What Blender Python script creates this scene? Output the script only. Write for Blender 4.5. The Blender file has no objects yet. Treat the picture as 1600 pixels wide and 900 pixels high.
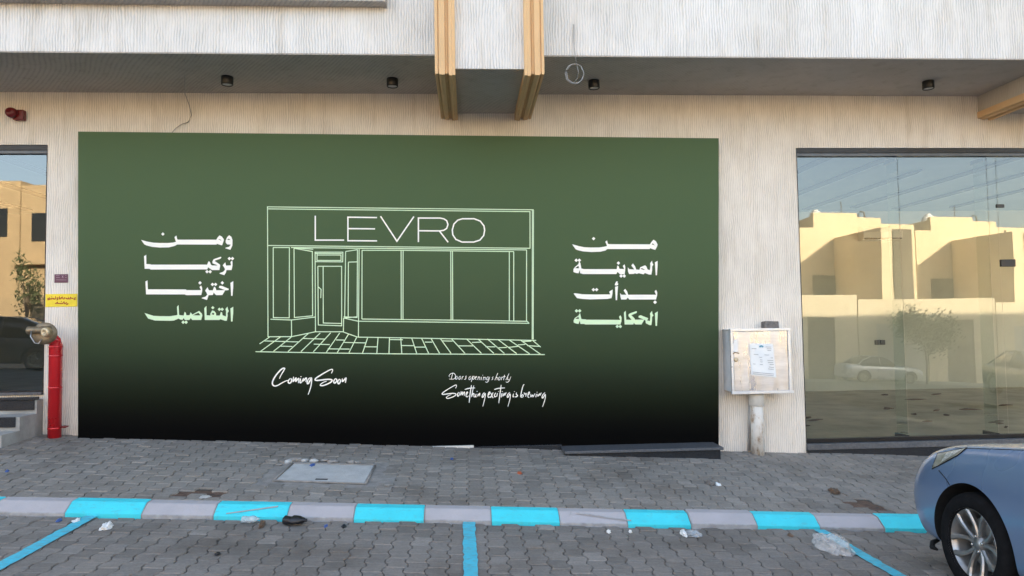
import bpy, bmesh, math, random
from mathutils import Vector, Matrix, noise
from mathutils.geometry import tessellate_polygon
from mathutils.bvhtree import BVHTree
random.seed(7)
S = bpy.context.scene
C = S.collection
R = math.radians

# ------------------------------------------------------------------ camera, sky, sun, exposure
FPX, VPX, VPY, ROLL, CAMZ = 1120.0, 733.0, 506.0, -0.012, 1.6
_d = Vector(((VPX-800)/FPX, (450-VPY)/FPX, -1.0)).normalized()      # world +Y seen from the camera
_u = Vector((ROLL, 1.0, 0.0)); _u = (_u - _d*_u.dot(_d)).normalized()
_x = _d.cross(_u)
R_CW = Matrix((( _x.x, _d.x, _u.x), (_x.y, _d.y, _u.y), (_x.z, _d.z, _u.z)))   # world -> camera
R_WC = R_CW.transposed()
CAM = Vector((0, 0, CAMZ))
cd = bpy.data.cameras.new('camera'); cam = bpy.data.objects.new('camera', cd); C.objects.link(cam)
cam.matrix_world = Matrix.Translation(CAM) @ R_WC.to_4x4()
cd.sensor_width = 36; cd.lens = 36*FPX/1600; cd.clip_start = .05; cd.clip_end = 2000
S.camera = cam

SUN_EL, SUN_AZ = R(16), R(25)          # sun stands behind the shops (+Y), a little to the right (+X)
w = bpy.data.worlds.new('World'); S.world = w; w.use_nodes = True
nt = w.node_tree; bg = nt.nodes['Background']
sky = nt.nodes.new('ShaderNodeTexSky'); sky.sky_type = 'NISHITA'; sky.sun_disc = False
sky.sun_elevation = SUN_EL; sky.sun_rotation = SUN_AZ; sky.dust_density = 2.5; sky.air_density = 1.0
hs = nt.nodes.new('ShaderNodeHueSaturation'); hs.inputs['Saturation'].default_value = .74
nt.links.new(sky.outputs[0], hs.inputs['Color']); nt.links.new(hs.outputs[0], bg.inputs['Color'])
bg.inputs['Strength'].default_value = 0.15
sl = bpy.data.lights.new('sun', 'SUN'); sl.energy = 5.0; sl.angle = R(.5); sl.color = (1, .86, .66)
so = bpy.data.objects.new('sun', sl); C.objects.link(so)
sdir = Vector((math.sin(SUN_AZ)*math.cos(SUN_EL), math.cos(SUN_AZ)*math.cos(SUN_EL), math.sin(SUN_EL)))
so.rotation_euler = sdir.to_track_quat('Z', 'Y').to_euler(); so.location = (0, 30, 30)
vs = S.view_settings
vs.view_transform = 'Standard'; vs.look = 'None'; vs.exposure = 2.48; vs.gamma = 1
S.cycles.use_denoising = True
S.cycles.max_bounces = 10; S.cycles.transparent_max_bounces = 16; S.cycles.sample_clamp_indirect = 6

# ------------------------------------------------------------------ geometry helpers
def ray(px, py): return R_WC @ Vector(((px-800)/FPX, (450-py)/FPX, -1.0))
def PY(px, py, Y): d = ray(px, py); return CAM + d*(Y/d.y)
def PX(px, py, X): d = ray(px, py); return CAM + d*(X/d.x)
SLOPE = -0.0488
YK0, YK1, YW = 5.85, 6.04, 8.5         # kerb foot, kerb back, shop wall
def sx(x): return SLOPE*max(-45, min(45, x))
def fall(y): return -.85*max(0, min(1, (-y-2)/16))      # the street dips away towards the far side
def gz(x, y):                          # height of the paved ground
    z = sx(x)
    if y >= YK1: z += .093 + (y-YK1)*.038
    return z
def PG(px, py, dz=0.0):
    d = ray(px, py); t = 1.0
    for _ in range(60):
        p = CAM + d*t; h = p.z - gz(p.x, p.y) - dz
        t += h/(-d.z + d.x*SLOPE)*.9
    return CAM + d*t

def obj(name, bm, m, parent=None, smooth=False, label=None):
    me = bpy.data.meshes.new(name)
    bmesh.ops.recalc_face_normals(bm, faces=bm.faces)
    bm.to_mesh(me); bm.free()
    if smooth:
        for p in me.polygons: p.use_smooth = True
    o = bpy.data.objects.new(name, me); C.objects.link(o)
    for mm in (m if isinstance(m, (list, tuple)) else [m]): me.materials.append(mm)
    if parent: o.parent = parent
    if label: o['label'] = label
    return o
def tag(o, label, cat, group=None):
    o['label'] = label; o['category'] = cat
    if group: o['group'] = group
    return o
def thing(name, label, cat, loc=(0, 0, 0), group=None):
    o = bpy.data.objects.new(name, None); C.objects.link(o); o.location = loc; o.empty_display_size = .1
    return tag(o, label, cat, group)
def child(name, bm, m, root, smooth=False, label=None, via=None):
    """bm in world coordinates, turned into a part of root (or of root's part `via`)"""
    bmesh.ops.translate(bm, vec=-Vector(root.location), verts=bm.verts)
    return obj(name, bm, m, via or root, smooth, label)
def struct(name, bm, m, smooth=False):
    o = obj(name, bm, m, None, smooth); o['kind'] = 'structure'; return o
def copy_tree(o, parent=None):
    c = o.copy(); C.objects.link(c); c.parent = parent
    for ch in list(o.children): copy_tree(ch, c)
    return c
def B(): return bmesh.new()
def box(bm, x0, x1, y0, y1, z0, z1, bev=0.0, mi=0):
    vs_ = [bm.verts.new(v) for v in ((x0,y0,z0),(x1,y0,z0),(x1,y1,z0),(x0,y1,z0),(x0,y0,z1),(x1,y0,z1),(x1,y1,z1),(x0,y1,z1))]
    fs = [bm.faces.new([vs_[i] for i in f]) for f in ((0,3,2,1),(4,5,6,7),(0,1,5,4),(1,2,6,5),(2,3,7,6),(3,0,4,7))]
    for f in fs: f.material_index = mi
    if bev > 0:
        es = list({e for f in fs for e in f.edges})
        r = bmesh.ops.bevel(bm, geom=es, offset=bev, segments=2, affect='EDGES', profile=.5)
        for f in r['faces']: f.material_index = mi
    return bm
def prism(bm, pts, ax, a, b, mi=0):
    """polygon pts (2D) extruded along axis ax from a to b"""
    def v3(p, t): return {'x': (t, p[0], p[1]), 'y': (p[0], t, p[1]), 'z': (p[0], p[1], t)}[ax]
    A = [bm.verts.new(v3(p, a)) for p in pts]; D = [bm.verts.new(v3(p, b)) for p in pts]
    n = len(pts)
    fs = [bm.faces.new(A), bm.faces.new(D[::-1])]
    for i in range(n): fs.append(bm.faces.new((A[i], A[(i+1) % n], D[(i+1) % n], D[i])))
    for f in fs: f.material_index = mi
    return bm
def lathe(bm, prof, M, n=32, mi=0, cap=True):
    """profile (r, h) turned about local Z, placed by matrix M"""
    rings = []
    for r, h in prof:
        rings.append([bm.verts.new(M @ Vector((r*math.cos(2*math.pi*i/n), r*math.sin(2*math.pi*i/n), h))) for i in range(n)])
    for a, b in zip(rings, rings[1:]):
        for i in range(n):
            f = bm.faces.new((a[i], a[(i+1) % n], b[(i+1) % n], b[i])); f.material_index = mi; f.smooth = True
    if cap:
        for rr in (rings[0], rings[-1]):
            try: f = bm.faces.new(rr); f.material_index = mi
            except ValueError: pass
    return bm
def tube(bm, pts, r, n=8, mi=0, closed=False):
    pts = [Vector(p) for p in pts]; rings = []
    N = len(pts)
    for i, p in enumerate(pts):
        a = pts[(i-1) % N] if (closed or i > 0) else p
        b = pts[(i+1) % N] if (closed or i < N-1) else p
        t = (b-a).normalized()
        up = Vector((0, 0, 1)) if abs(t.z) < .95 else Vector((1, 0, 0))
        u = t.cross(up).normalized(); v = u.cross(t)
        rr = r[i] if isinstance(r, (list, tuple)) else r
        rings.append([bm.verts.new(p + (u*math.cos(2*math.pi*k/n) + v*math.sin(2*math.pi*k/n))*rr) for k in range(n)])
    pairs = list(zip(rings, rings[1:])) + ([(rings[-1], rings[0])] if closed else [])
    for a, b in pairs:
        for k in range(n):
            f = bm.faces.new((a[k], a[(k+1) % n], b[(k+1) % n], b[k])); f.material_index = mi; f.smooth = True
    if not closed:
        for rr in (rings[0], rings[-1][::-1]): bm.faces.new(rr).material_index = mi
    return bm
def T(x, y, z): return Matrix.Translation((x, y, z))
def rot(a, ax): return Matrix.Rotation(a, 4, ax)

# ------------------------------------------------------------------ materials
class N:
    def __init__(s, name):
        s.m = bpy.data.materials.new(name); s.m.use_nodes = True; s.t = s.m.node_tree
        s.p = s.t.nodes['Principled BSDF']
    def n(s, typ, **k):
        nd = s.t.nodes.new(typ)
        for a, v in k.items():
            if a in nd.inputs: nd.inputs[a].default_value = v
            else: setattr(nd, a, v)
        return nd
    def l(s, a, b): s.t.links.new(a, b)
    def math(s, op, a, b=None):
        nd = s.n('ShaderNodeMath', operation=op)
        for i, v in enumerate((a, b)):
            if v is None: continue
            if isinstance(v, (int, float)): nd.inputs[i].default_value = v
            else: s.l(v, nd.inputs[i])
        return nd.outputs[0]
    def coord(s, scale=(1, 1, 1), rotz=0):
        tc = s.n('ShaderNodeTexCoord'); mp = s.n('ShaderNodeMapping')
        mp.inputs['Scale'].default_value = scale; mp.inputs['Rotation'].default_value = (0, 0, rotz)
        s.l(tc.outputs['Object'], mp.inputs['Vector']); return mp.outputs[0]
    def noise(s, vec, scale, detail=4, rough=.6):
        nd = s.n('ShaderNodeTexNoise'); nd.inputs['Scale'].default_value = scale
        nd.inputs['Detail'].default_value = detail; nd.inputs['Roughness'].default_value = rough
        s.l(vec, nd.inputs['Vector']); return nd.outputs['Fac']
    def ramp(s, fac, stops):
        nd = s.n('ShaderNodeValToRGB'); cr = nd.color_ramp
        while len(cr.elements) < len(stops): cr.elements.new(.5)
        for e, (p, c) in zip(cr.elements, stops):
            e.position = p; e.color = (c if len(c) == 4 else (*c, 1)) if isinstance(c, tuple) else (c, c, c, 1)
        s.l(fac, nd.inputs[0]); return nd.outputs[0]
    def mix(s, fac, a, b, mode='MIX'):
        nd = s.n('ShaderNodeMix', data_type='RGBA', blend_type=mode)
        for i, v in ((0, fac), (6, a), (7, b)):
            if isinstance(v, (int, float)): nd.inputs[i].default_value = v
            elif isinstance(v, tuple): nd.inputs[i].default_value = (*v, 1) if len(v) == 3 else v
            else: s.l(v, nd.inputs[i])
        return nd.outputs[2]
    def bump(s, h, strength, dist, prev=None):
        nd = s.n('ShaderNodeBump'); nd.inputs['Strength'].default_value = strength; nd.inputs['Distance'].default_value = dist
        s.l(h, nd.inputs['Height'])
        if prev is not None: s.l(prev, nd.inputs['Normal'])
        s.l(nd.outputs[0], s.p.inputs['Normal']); return nd.outputs[0]
    def col(s, c): s.l(c, s.p.inputs['Base Color'])
def plain(name, col, rough=.6, metal=0., var=.12, scale=6., coat=0., bump=.0):
    m = N(name); m.p.inputs['Roughness'].default_value = rough; m.p.inputs['Metallic'].default_value = metal
    m.p.inputs['Coat Weight'].default_value = coat
    v = m.coord(); f = m.noise(v, scale, 5)
    lo = tuple(c*(1-var) for c in col); hi = tuple(min(1, c*(1+var)) for c in col)
    m.col(m.ramp(f, [(.3, lo), (.7, hi)]))
    rr = m.ramp(m.noise(v, scale*2.3, 3), [(.3, max(0, rough-.08)), (.7, min(1, rough+.08))]); m.l(rr, m.p.inputs['Roughness'])
    if bump: m.bump(m.noise(v, scale*8, 3), bump, .01)
    return m.m
def stucco(name, col, groove_shade, period=.025, rotz=0, wob=.035, strength=.5, arcs=False, dirt=True):
    """combed render: wavering grooves dragged through wet plaster"""
    m = N(name); m.p.inputs['Roughness'].default_value = .9
    tc = m.n('ShaderNodeTexCoord'); sep = m.n('ShaderNodeSeparateXYZ'); m.l(tc.outputs['Object'], sep.inputs[0])
    X, Y, Z = sep.outputs
    def vec(a, b, c):
        nd = m.n('ShaderNodeCombineXYZ')
        for i, v in enumerate((a, b, c)):
            if isinstance(v, (int, float)): nd.inputs[i].default_value = v
            else: m.l(v, nd.inputs[i])
        return nd.outputs[0]
    if arcs:
        w1 = m.noise(vec(m.math('MULTIPLY', X, .45), m.math('MULTIPLY', Y, .5), 0), 1.0, 1)
        base = m.math('ADD', m.math('ADD', m.math('MULTIPLY', X, .72), m.math('MULTIPLY', Y, .5)), m.math('MULTIPLY', w1, .5))
    else:
        w1 = m.noise(vec(m.math('MULTIPLY', X, 2.2), m.math('MULTIPLY', Y, 2.2), m.math('MULTIPLY', Z, 1.1)), 2.2, 3)
        w2 = m.noise(vec(m.math('MULTIPLY', X, 9), m.math('MULTIPLY', Y, 9), m.math('MULTIPLY', Z, 3)), 2., 2)
        base = m.math('ADD', m.math('ADD', m.math('ADD', X, Y), m.math('MULTIPLY', w1, wob*2)), m.math('MULTIPLY', w2, .012))
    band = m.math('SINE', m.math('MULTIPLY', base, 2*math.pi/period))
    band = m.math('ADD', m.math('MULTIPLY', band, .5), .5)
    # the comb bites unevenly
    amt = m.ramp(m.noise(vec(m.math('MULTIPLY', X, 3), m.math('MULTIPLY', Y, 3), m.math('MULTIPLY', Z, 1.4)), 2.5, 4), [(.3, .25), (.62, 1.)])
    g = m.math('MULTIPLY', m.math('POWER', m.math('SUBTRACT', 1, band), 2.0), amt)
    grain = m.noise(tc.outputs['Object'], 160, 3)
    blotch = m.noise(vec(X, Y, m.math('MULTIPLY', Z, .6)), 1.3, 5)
    c = m.mix(m.math('MULTIPLY', g, .85), col, groove_shade)  # shade inside the grooves is mixed into the colour
    drip = m.noise(vec(m.math('MULTIPLY', X, 3.5), m.math('MULTIPLY', Y, 3.5), m.math('MULTIPLY', Z, .35)), 2.0, 4)
    if dirt: c = m.mix(1., c, m.ramp(drip, [(.30, (.88, .86, .83)), (.46, (1, 1, 1))]), 'MULTIPLY')
    if dirt: c = m.mix(1., c, m.ramp(blotch, [(.3, (.86, .85, .83)), (.65, (1, 1, 1))]), 'MULTIPLY')
    m.col(c)
    hgt = m.math('ADD', m.math('MULTIPLY', g, -1.), m.math('MULTIPLY', grain, .35))
    m.bump(hgt, strength, .01)
    return m.m
M = {}
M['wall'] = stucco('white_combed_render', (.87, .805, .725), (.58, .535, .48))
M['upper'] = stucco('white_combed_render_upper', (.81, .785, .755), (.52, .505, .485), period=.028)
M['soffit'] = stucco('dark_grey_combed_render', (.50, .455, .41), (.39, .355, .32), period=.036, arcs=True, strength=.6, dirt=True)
M['beam'] = stucco('beige_combed_render', (.58, .52, .44), (.46, .41, .34), strength=.3)
M['mould'] = plain('cream_moulding_paint', (.70, .45, .225), .7, var=.05, scale=3, bump=.1)
M['black_frame'] = plain('black_aluminium', (.012, .012, .014), .35, .3, .2)
M['grey_frame'] = plain('grey_aluminium', (.09, .10, .115), .4, .3, .15)
M['granite'] = plain('black_granite', (.022, .024, .028), .22, 0, .5, 90)
M['granite_top'] = plain('grey_granite', (.085, .09, .10), .45, 0, .35, 40)
M['cement'] = plain('bare_cement', (.34, .335, .32), .9, 0, .25, 4, bump=.4)
M['marble'] = plain('white_marble', (.62, .60, .56), .5, 0, .15, 8)
M['sand_floor'] = plain('dusty_shop_floor', (.60, .54, .44), .95, 0, .2, 2.2, bump=.3)
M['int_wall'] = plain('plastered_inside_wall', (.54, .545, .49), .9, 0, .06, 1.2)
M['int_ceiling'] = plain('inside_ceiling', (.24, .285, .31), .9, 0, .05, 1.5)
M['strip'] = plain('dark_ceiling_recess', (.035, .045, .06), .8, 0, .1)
M['black_plastic'] = plain('black_plastic', (.012, .012, .013), .4, 0, .2)
M['lens'] = plain('frosted_lens', (.55, .55, .54), .3, 0, .05)
M['red'] = plain('red_gloss_paint', (.50, .012, .018), .32, 0, .05, 3, coat=.3)
M['red_dark'] = plain('red_plastic', (.13, .005, .007), .35, 0, .2, 10)
M['brass'] = plain('old_brass', (.27, .21, .14), .52, .7, .3, 14)
M['brass_pale'] = plain('worn_brass', (.58, .46, .30), .45, .6, .2, 20)
M['steel'] = None
M['galv'] = plain('galvanised_edge', (.50, .51, .52), .38, .85, .15, 10)
M['stone'] = plain('grey_concrete_block', (.17, .155, .145), .95, 0, .3, 25, bump=.6)
M['paper'] = plain('white_paper', (.80, .82, .83), .7, 0, .03)
M['ink'] = plain('grey_print', (.36, .37, .40), .8, 0, .1)
M['ink_blue'] = plain('blue_print', (.10, .30, .42), .8, 0, .1)
M['yellow'] = plain('yellow_sticker', (.86, .66, .03), .5, 0, .08, 12)
M['red_ink'] = plain('red_lettering', (.42, .09, .02), .6, 0, .15)
M['purple'] = plain('purple_plate', (.11, .030, .075), .35, 0, .2, 20)
M['purple_ink'] = plain('pale_engraving', (.42, .30, .38), .6, 0, .2)
M['wire'] = plain('grey_wire', (.36, .35, .34), .5, .4, .2)
M['wire_pale'] = plain('pale_wire', (.62, .61, .60), .5, .2, .1)
M['tyre'] = plain('tyre_rubber', (.010, .010, .011), .95, 0, .3, 20); M['tyre'].node_tree.nodes['Principled BSDF'].inputs['Specular IOR Level'].default_value = .12
M['alloy'] = plain('alloy_rim', (.34, .335, .33), .36, .8, .12, 20)
M['dark'] = plain('dark_underbody', (.006, .006, .006), .9, 0, .2)
M['chrome'] = plain('bolt_metal', (.5, .5, .5), .25, 1, .1)
M['letter_white'] = plain('white_print', (.93, .90, .83), .6, 0, .01)
M['letter_mint'] = plain('mint_print', (.66, .84, .56), .6, 0, .015)

def steel():
    m = N('brushed_stainless'); m.p.inputs['Metallic'].default_value = .88
    v = m.coord((1.2, 1, 6)); f = m.noise(v, 3, 5); m.col(m.ramp(f, [(.3, (.56, .56, .59)), (.7, (.74, .74, .77))]))
    m.l(m.ramp(m.noise(m.coord((7, 3, 1.0)), 1.6, 4), [(.38, .20), (.66, .5)]), m.p.inputs['Roughness'])
    m.bump(m.noise(m.coord((5, 3, 1)), 1.3, 2), .22, .02)
    return m.m
M['steel'] = steel()
def rusty_pipe():
    m = N('painted_rusty_pipe'); m.p.inputs['Roughness'].default_value = .7
    v = m.coord((1.4, 1.4, .6)); f = m.noise(v, 11, 6, .7)
    m.col(m.ramp(f, [(.33, (.27, .19, .12)), (.42, (.50, .43, .36)), (.50, (.68, .65, .60)), (.8, (.74, .72, .69))])); m.bump(f, .4, .01)
    return m.m
M['pipe'] = rusty_pipe()
def glass(name, tint, base, ior=1.9, k=1.0):
    m = N(name); t = m.t; t.nodes.remove(m.p)
    out = t.nodes['Material Output']
    fr = m.n('ShaderNodeFresnel'); fr.inputs['IOR'].default_value = ior
    fac = m.math('MINIMUM', m.math('ADD', m.math('MULTIPLY', fr.outputs[0], k), base), 1.)
    tp = m.n('ShaderNodeBsdfTransparent'); tp.inputs['Color'].default_value = (*tint, 1)
    gl = m.n('ShaderNodeBsdfGlossy'); gl.inputs['Roughness'].default_value = 0.004; gl.inputs['Color'].default_value = (.93, .96, .97, 1)
    # panes are never quite flat
    bp = m.n('ShaderNodeBump'); bp.inputs['Strength'].default_value = .05; bp.inputs['Distance'].default_value = .02
    m.l(m.noise(m.coord(), .8, 1), bp.inputs['Height']); m.l(bp.outputs[0], gl.inputs['Normal'])
    mx = m.n('ShaderNodeMixShader'); m.l(fac, mx.inputs[0]); m.l(tp.outputs[0], mx.inputs[1]); m.l(gl.outputs[0], mx.inputs[2])
    m.l(mx.outputs[0], out.inputs['Surface']); return m.m
M['glass'] = glass('tinted_shop_glass', (.78, .83, .80), .06, 1.75)
M['fin_glass'] = glass('greenish_glass_fin', (.84, .93, .91), .0, 1.3, .3)
def paver(name, c0, c1, c2):
    m = N(name); g = m.n('ShaderNodeNewGeometry'); v = m.coord()
    rnd = g.outputs['Random Per Island']
    base = m.ramp(rnd, [(0, c0), (.45, c1), (.9, c1), (1, c2)])
    st = m.noise(v, .9, 6, .65); fine = m.noise(v, 55, 4, .7); drag = m.noise(m.coord((2.5, 14, 1)), 3.0, 5, .7)
    c = m.mix(1., base, m.ramp(st, [(.30, (.66, .625, .59)), (.5, (1, 1, 1)), (.72, (1.09, 1.09, 1.09))]), 'MULTIPLY')
    c = m.mix(.55, c, m.ramp(fine, [(.3, (.62, .61, .60)), (.7, (1.2, 1.2, 1.2))]), 'MULTIPLY')
    c = m.mix(.5, c, m.ramp(drag, [(.35, (.72, .70, .69)), (.65, (1.15, 1.15, 1.15))]), 'MULTIPLY')
    # dust spilled in soft patches
    c = m.mix(m.ramp(m.noise(v, .55, 4), [(.58, 0.), (.75, .38)]), c, (.27, .235, .19))
    m.col(c); m.p.inputs['Roughness'].default_value = .88
    m.bump(m.math('ADD', fine, m.math('MULTIPLY', drag, .6)), .45, .006)
    return m.m
M['paver'] = paver('grey_pavers', (.205, .189, .171), (.258, .238, .215), (.31, .286, .26))
M['paver_road'] = paver('grey_road_pavers', (.178, .162, .146), (.226, .205, .186), (.28, .255, .232))
M['bed'] = plain('sand_joints', (.060, .054, .047), 1, 0, .35, 12, bump=.5)
M['asphalt'] = plain('asphalt', (.065, .063, .062), .95, 0, .25, 3, bump=.3)
def painted(name, col, wear=.3, under=(.16, .16, .165), sc=(6, 16, 6)):
    m = N(name); v = m.coord(sc); f = m.noise(v, 2.2, 6, .7); m.p.inputs['Roughness'].default_value = .65
    k = m.ramp(f, [(.5-.22*(1-wear), 0.), (.60-.1*(1-wear), 1.)])
    tone = m.ramp(m.noise(m.coord(), 5, 4), [(.3, tuple(c*.86 for c in col)), (.7, col)])
    m.col(m.mix(k, tuple(c*.45+u*.55 for c, u in zip(col, under)), tone)); m.bump(m.noise(m.coord(), 60, 3), .25, .006)
    return m.m
M['cyan_kerb'] = painted('turquoise_kerb_paint', (.05, .66, .76), -.42)
M['cyan_line'] = painted('turquoise_line_paint', (.075, .56, .72), .30)
M['white_kerb'] = painted('white_kerb_paint', (.43, .41, .43), -.3, (.33, .315, .30))
M['kerb_base'] = plain('scuffed_kerb_base', (.34, .335, .34), .85, 0, .25, 14)
def carpaint(name, col, rough=.28):
    m = N(name); m.p.inputs['Metallic'].default_value = .35; m.p.inputs['Roughness'].default_value = rough
    m.p.inputs['Coat Weight'].default_value = .6; m.p.inputs['Coat Roughness'].default_value = .06
    v = m.coord(); d = m.noise(v, 1.5, 2, .5)
    m.col(m.mix(m.ramp(d, [(.4, 0.), (.8, .07)]), col, (.30, .28, .25)))
    m.l(m.ramp(m.noise(v, 1.6, 2), [(.35, rough-.02), (.7, rough+.05)]), m.p.inputs['Roughness'])
    return m.m
M['blue_paint'] = carpaint('blue_car_paint', (.165, .25, .405))
M['silver_paint'] = carpaint('silver_car_paint', (.52, .53, .54))
M['dark_paint'] = carpaint('dark_grey_car_paint', (.035, .038, .042))
M['car_glass'] = plain('car_window_glass', (.01, .012, .014), .06, 0, .1, coat=.5)
def brick_face():
    m = N('pale_split_stone'); m.p.inputs['Roughness'].default_value = .9
    b = m.n('ShaderNodeTexBrick'); tc = m.n('ShaderNodeTexCoord'); sp = m.n('ShaderNodeSeparateXYZ'); cb = m.n('ShaderNodeCombineXYZ')
    m.l(tc.outputs['Object'], sp.inputs[0]); m.l(sp.outputs[0], cb.inputs[0]); m.l(sp.outputs[2], cb.inputs[1]); m.l(cb.outputs[0], b.inputs['Vector'])
    b.inputs['Scale'].default_value = 3.2; b.inputs['Color1'].default_value = (.62, .53, .36, 1); b.inputs['Color2'].default_value = (.68, .58, .40, 1); b.inputs['Mortar'].default_value = (.50, .42, .28, 1); b.inputs['Mortar Size'].default_value = .012
    m.col(b.outputs['Color']); return m.m
M['house_brick'] = brick_face()
def lampglass():
    m = N('hazed_headlamp_lens'); m.p.inputs['Roughness'].default_value = .22; m.p.inputs['Coat Weight'].default_value = .6
    v = m.coord((1, 1, 3)); m.col(m.ramp(m.noise(v, 4, 4), [(.35, (.13, .12, .085)), (.55, (.26, .25, .20)), (.75, (.42, .42, .38))])); return m.m
M['headlamp'] = lampglass()
M['reflector'] = plain('headlamp_reflector', (.50, .50, .47), .25, .3, .2, 30)
M['tail_red'] = plain('tail_lamp_red', (.25, .01, .01), .2, 0, .1)
M['house'] = plain('cream_render', (.72, .59, .38), .9, 0, .06, 2.5, bump=.2)  # even cream colour of the render itself
M['house_tan'] = plain('tan_render', (.44, .32, .18), .9, 0, .08, 2.5, bump=.2)
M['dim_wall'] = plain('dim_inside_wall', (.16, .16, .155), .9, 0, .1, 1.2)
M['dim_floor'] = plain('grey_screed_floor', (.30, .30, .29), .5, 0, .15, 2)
M['cab'] = plain('pale_cabinet_sheet', (.80, .83, .87), .4, .35, .1, 6)
M['alu'] = plain('bright_aluminium_edge', (.74, .75, .77), .35, .5, .08, 10)
M['house_pale'] = plain('pale_render', (.60, .54, .42), .9, 0, .08, 2.5)
M['clad'] = plain('brown_cladding', (.15, .12, .075), .7, 0, .25, 7)
M['door_grey'] = plain('pale_garage_door', (.42, .41, .37), .6, 0, .05)
M['win_dark'] = plain('dark_window', (.02, .022, .024), .15, 0, .1)
M['tank'] = plain('white_water_tank', (.75, .74, .70), .5, 0, .05)
M['bark'] = plain('bark', (.20, .15, .10), .9, 0, .25, 14)
M['leaf'] = plain('olive_leaves', (.075, .095, .035), .7, 0, .35, 5)
M['roof'] = plain('roof_screed', (.4, .38, .34), .95)
M['concrete_lid'] = plain('pale_concrete_lid', (.46, .46, .455), .85, 0, .14, 7, bump=.5)
M['mortar'] = plain('grey_mortar', (.26, .245, .23), .95, 0, .25, 9, bump=.6)
M['soil'] = plain('brown_dirt', (.12, .075, .055), 1, 0, .4, 18, bump=.8)
M['litter_white'] = plain('white_paper_scrap', (.78, .78, .77), .7, 0, .05)
M['litter_blue'] = plain('blue_plastic_scrap', (.045, .10, .30), .4, 0, .1)
M['litter_brown'] = plain('brown_scrap', (.14, .09, .06), .8, 0, .3)
M['litter_orange'] = plain('orange_scrap', (.42, .10, .04), .6, 0, .2)
M['black_cloth'] = plain('black_crushed_plastic', (.010, .011, .015), .38, 0, .4, 20)
def film(name, col, alpha):
    m = N(name); m.p.inputs['Base Color'].default_value = (*col, 1); m.p.inputs['Roughness'].default_value = .25
    m.l(m.ramp(m.noise(m.coord(), 22, 5), [(.3, alpha*.7), (.7, min(1, alpha*1.35))]), m.p.inputs['Alpha']); return m.m
M['bag'] = film('thin_white_plastic', (.72, .70, .69), .40)
M['clear'] = film('clear_plastic', (.6, .63, .66), .45)

# ------------------------------------------------------------------ ground, pavers, kerb
def sheet(bm, xs, ys, zf):
    g = [[bm.verts.new((x, y, zf(x, y))) for x in xs] for y in ys]
    for a, b in zip(g, g[1:]):
        for i in range(len(xs)-1): bm.faces.new((a[i], a[i+1], b[i+1], b[i]))
    return bm
XS = [-600, -120, -45, -30, -20, -12, -8, -4, 0, 4, 8, 12, 20, 30, 45, 120, 600]
struct('ground', sheet(B(), XS, [-600, -120, -60, -30, -18, -10, -2, 4, 8, 20, 60, 600], lambda x, y: sx(x)+fall(y)-.12), M['bed'])
struct('road', sheet(B(), [x for x in XS if abs(x) < 200], [-20, -18, -10, -2, -.6], lambda x, y: sx(x)+fall(y)-.004), M['asphalt'])
struct('far_pavement', sheet(B(), [x for x in XS if abs(x) < 200], [-30, -24, -22, -20], lambda x, y: sx(x)+fall(y)+.02), M['mortar'])

PW, PL, ZA = .136, .186, .0115
def zig(y, ph):                         # wavering side of an interlocking block
    t = ((y-ph)/PL) % 1.0
    pts = [(0, 0), (.12, 1), (.38, 1), (.5, 0), (.62, -1), (.88, -1), (1, 0)]
    for (a, va), (b, vb) in zip(pts, pts[1:]):
        if t <= b: return ZA*(va+(vb-va)*(t-a)/(b-a))
    return 0
KN = [0, .12, .38, .5, .62, .88]
def pavers(x0, x1, y0, y1, zf, holes, seed, tilt=.006):
    rnd = random.Random(seed); bm = B()
    ncol = int((x1-x0)/PW)
    for c in range(ncol):
        xa = x0+c*PW; xb = xa+PW
        off = (c % 2)*PL*.5
        y = y0 - PL + off
        while y < y1:
            a, b = max(y, y0), min(y+PL, y1); y += PL
            if b-a < .03: continue
            xc, yc = (xa+xb)/2, (a+b)/2
            if any(h(xc, yc) for h in holes): continue
            g = .0022+.0014*rnd.random()
            ys = [a+g]
            k0 = math.floor((a-y0)/PL)-1
            for k in range(k0, k0+4):
                for q in KN:
                    yy = y0+(k+q)*PL
                    if a+g+.004 < yy < b-g-.004: ys.append(yy)
            ys.append(b-g); ys.sort()
            out = [(xa+g+zig(v, y0), v) for v in ys] + [(xb-g+zig(v, y0), v) for v in ys[::-1]]
            dz = rnd.gauss(0, .0024); tx, ty = rnd.gauss(0, tilt), rnd.gauss(0, tilt*1.4)
            def P(p, d, ins):
                dx, dy = p[0]-xc, p[1]-yc
                q = (xc+dx*(1-ins/(PW/2)), yc+dy*(1-ins/((b-a)/2)))
                und = .010*(noise.noise((q[0]*.8, q[1]*.9, seed))) 
                return (q[0], q[1], zf(q[0], q[1])+dz+dx*tx+dy*ty+d+und)
            r0 = [bm.verts.new(P(p, -.03, 0)) for p in out]
            r1 = [bm.verts.new(P(p, -.005, 0)) for p in out]
            r2 = [bm.verts.new(P(p, 0, .006)) for p in out]
            n = len(out)
            for ra, rb in ((r0, r1), (r1, r2)):
                for i in range(n): bm.faces.new((ra[i], ra[(i+1) % n], rb[(i+1) % n], rb[i]))
            bm.faces.new(r2)
    return bm
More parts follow.
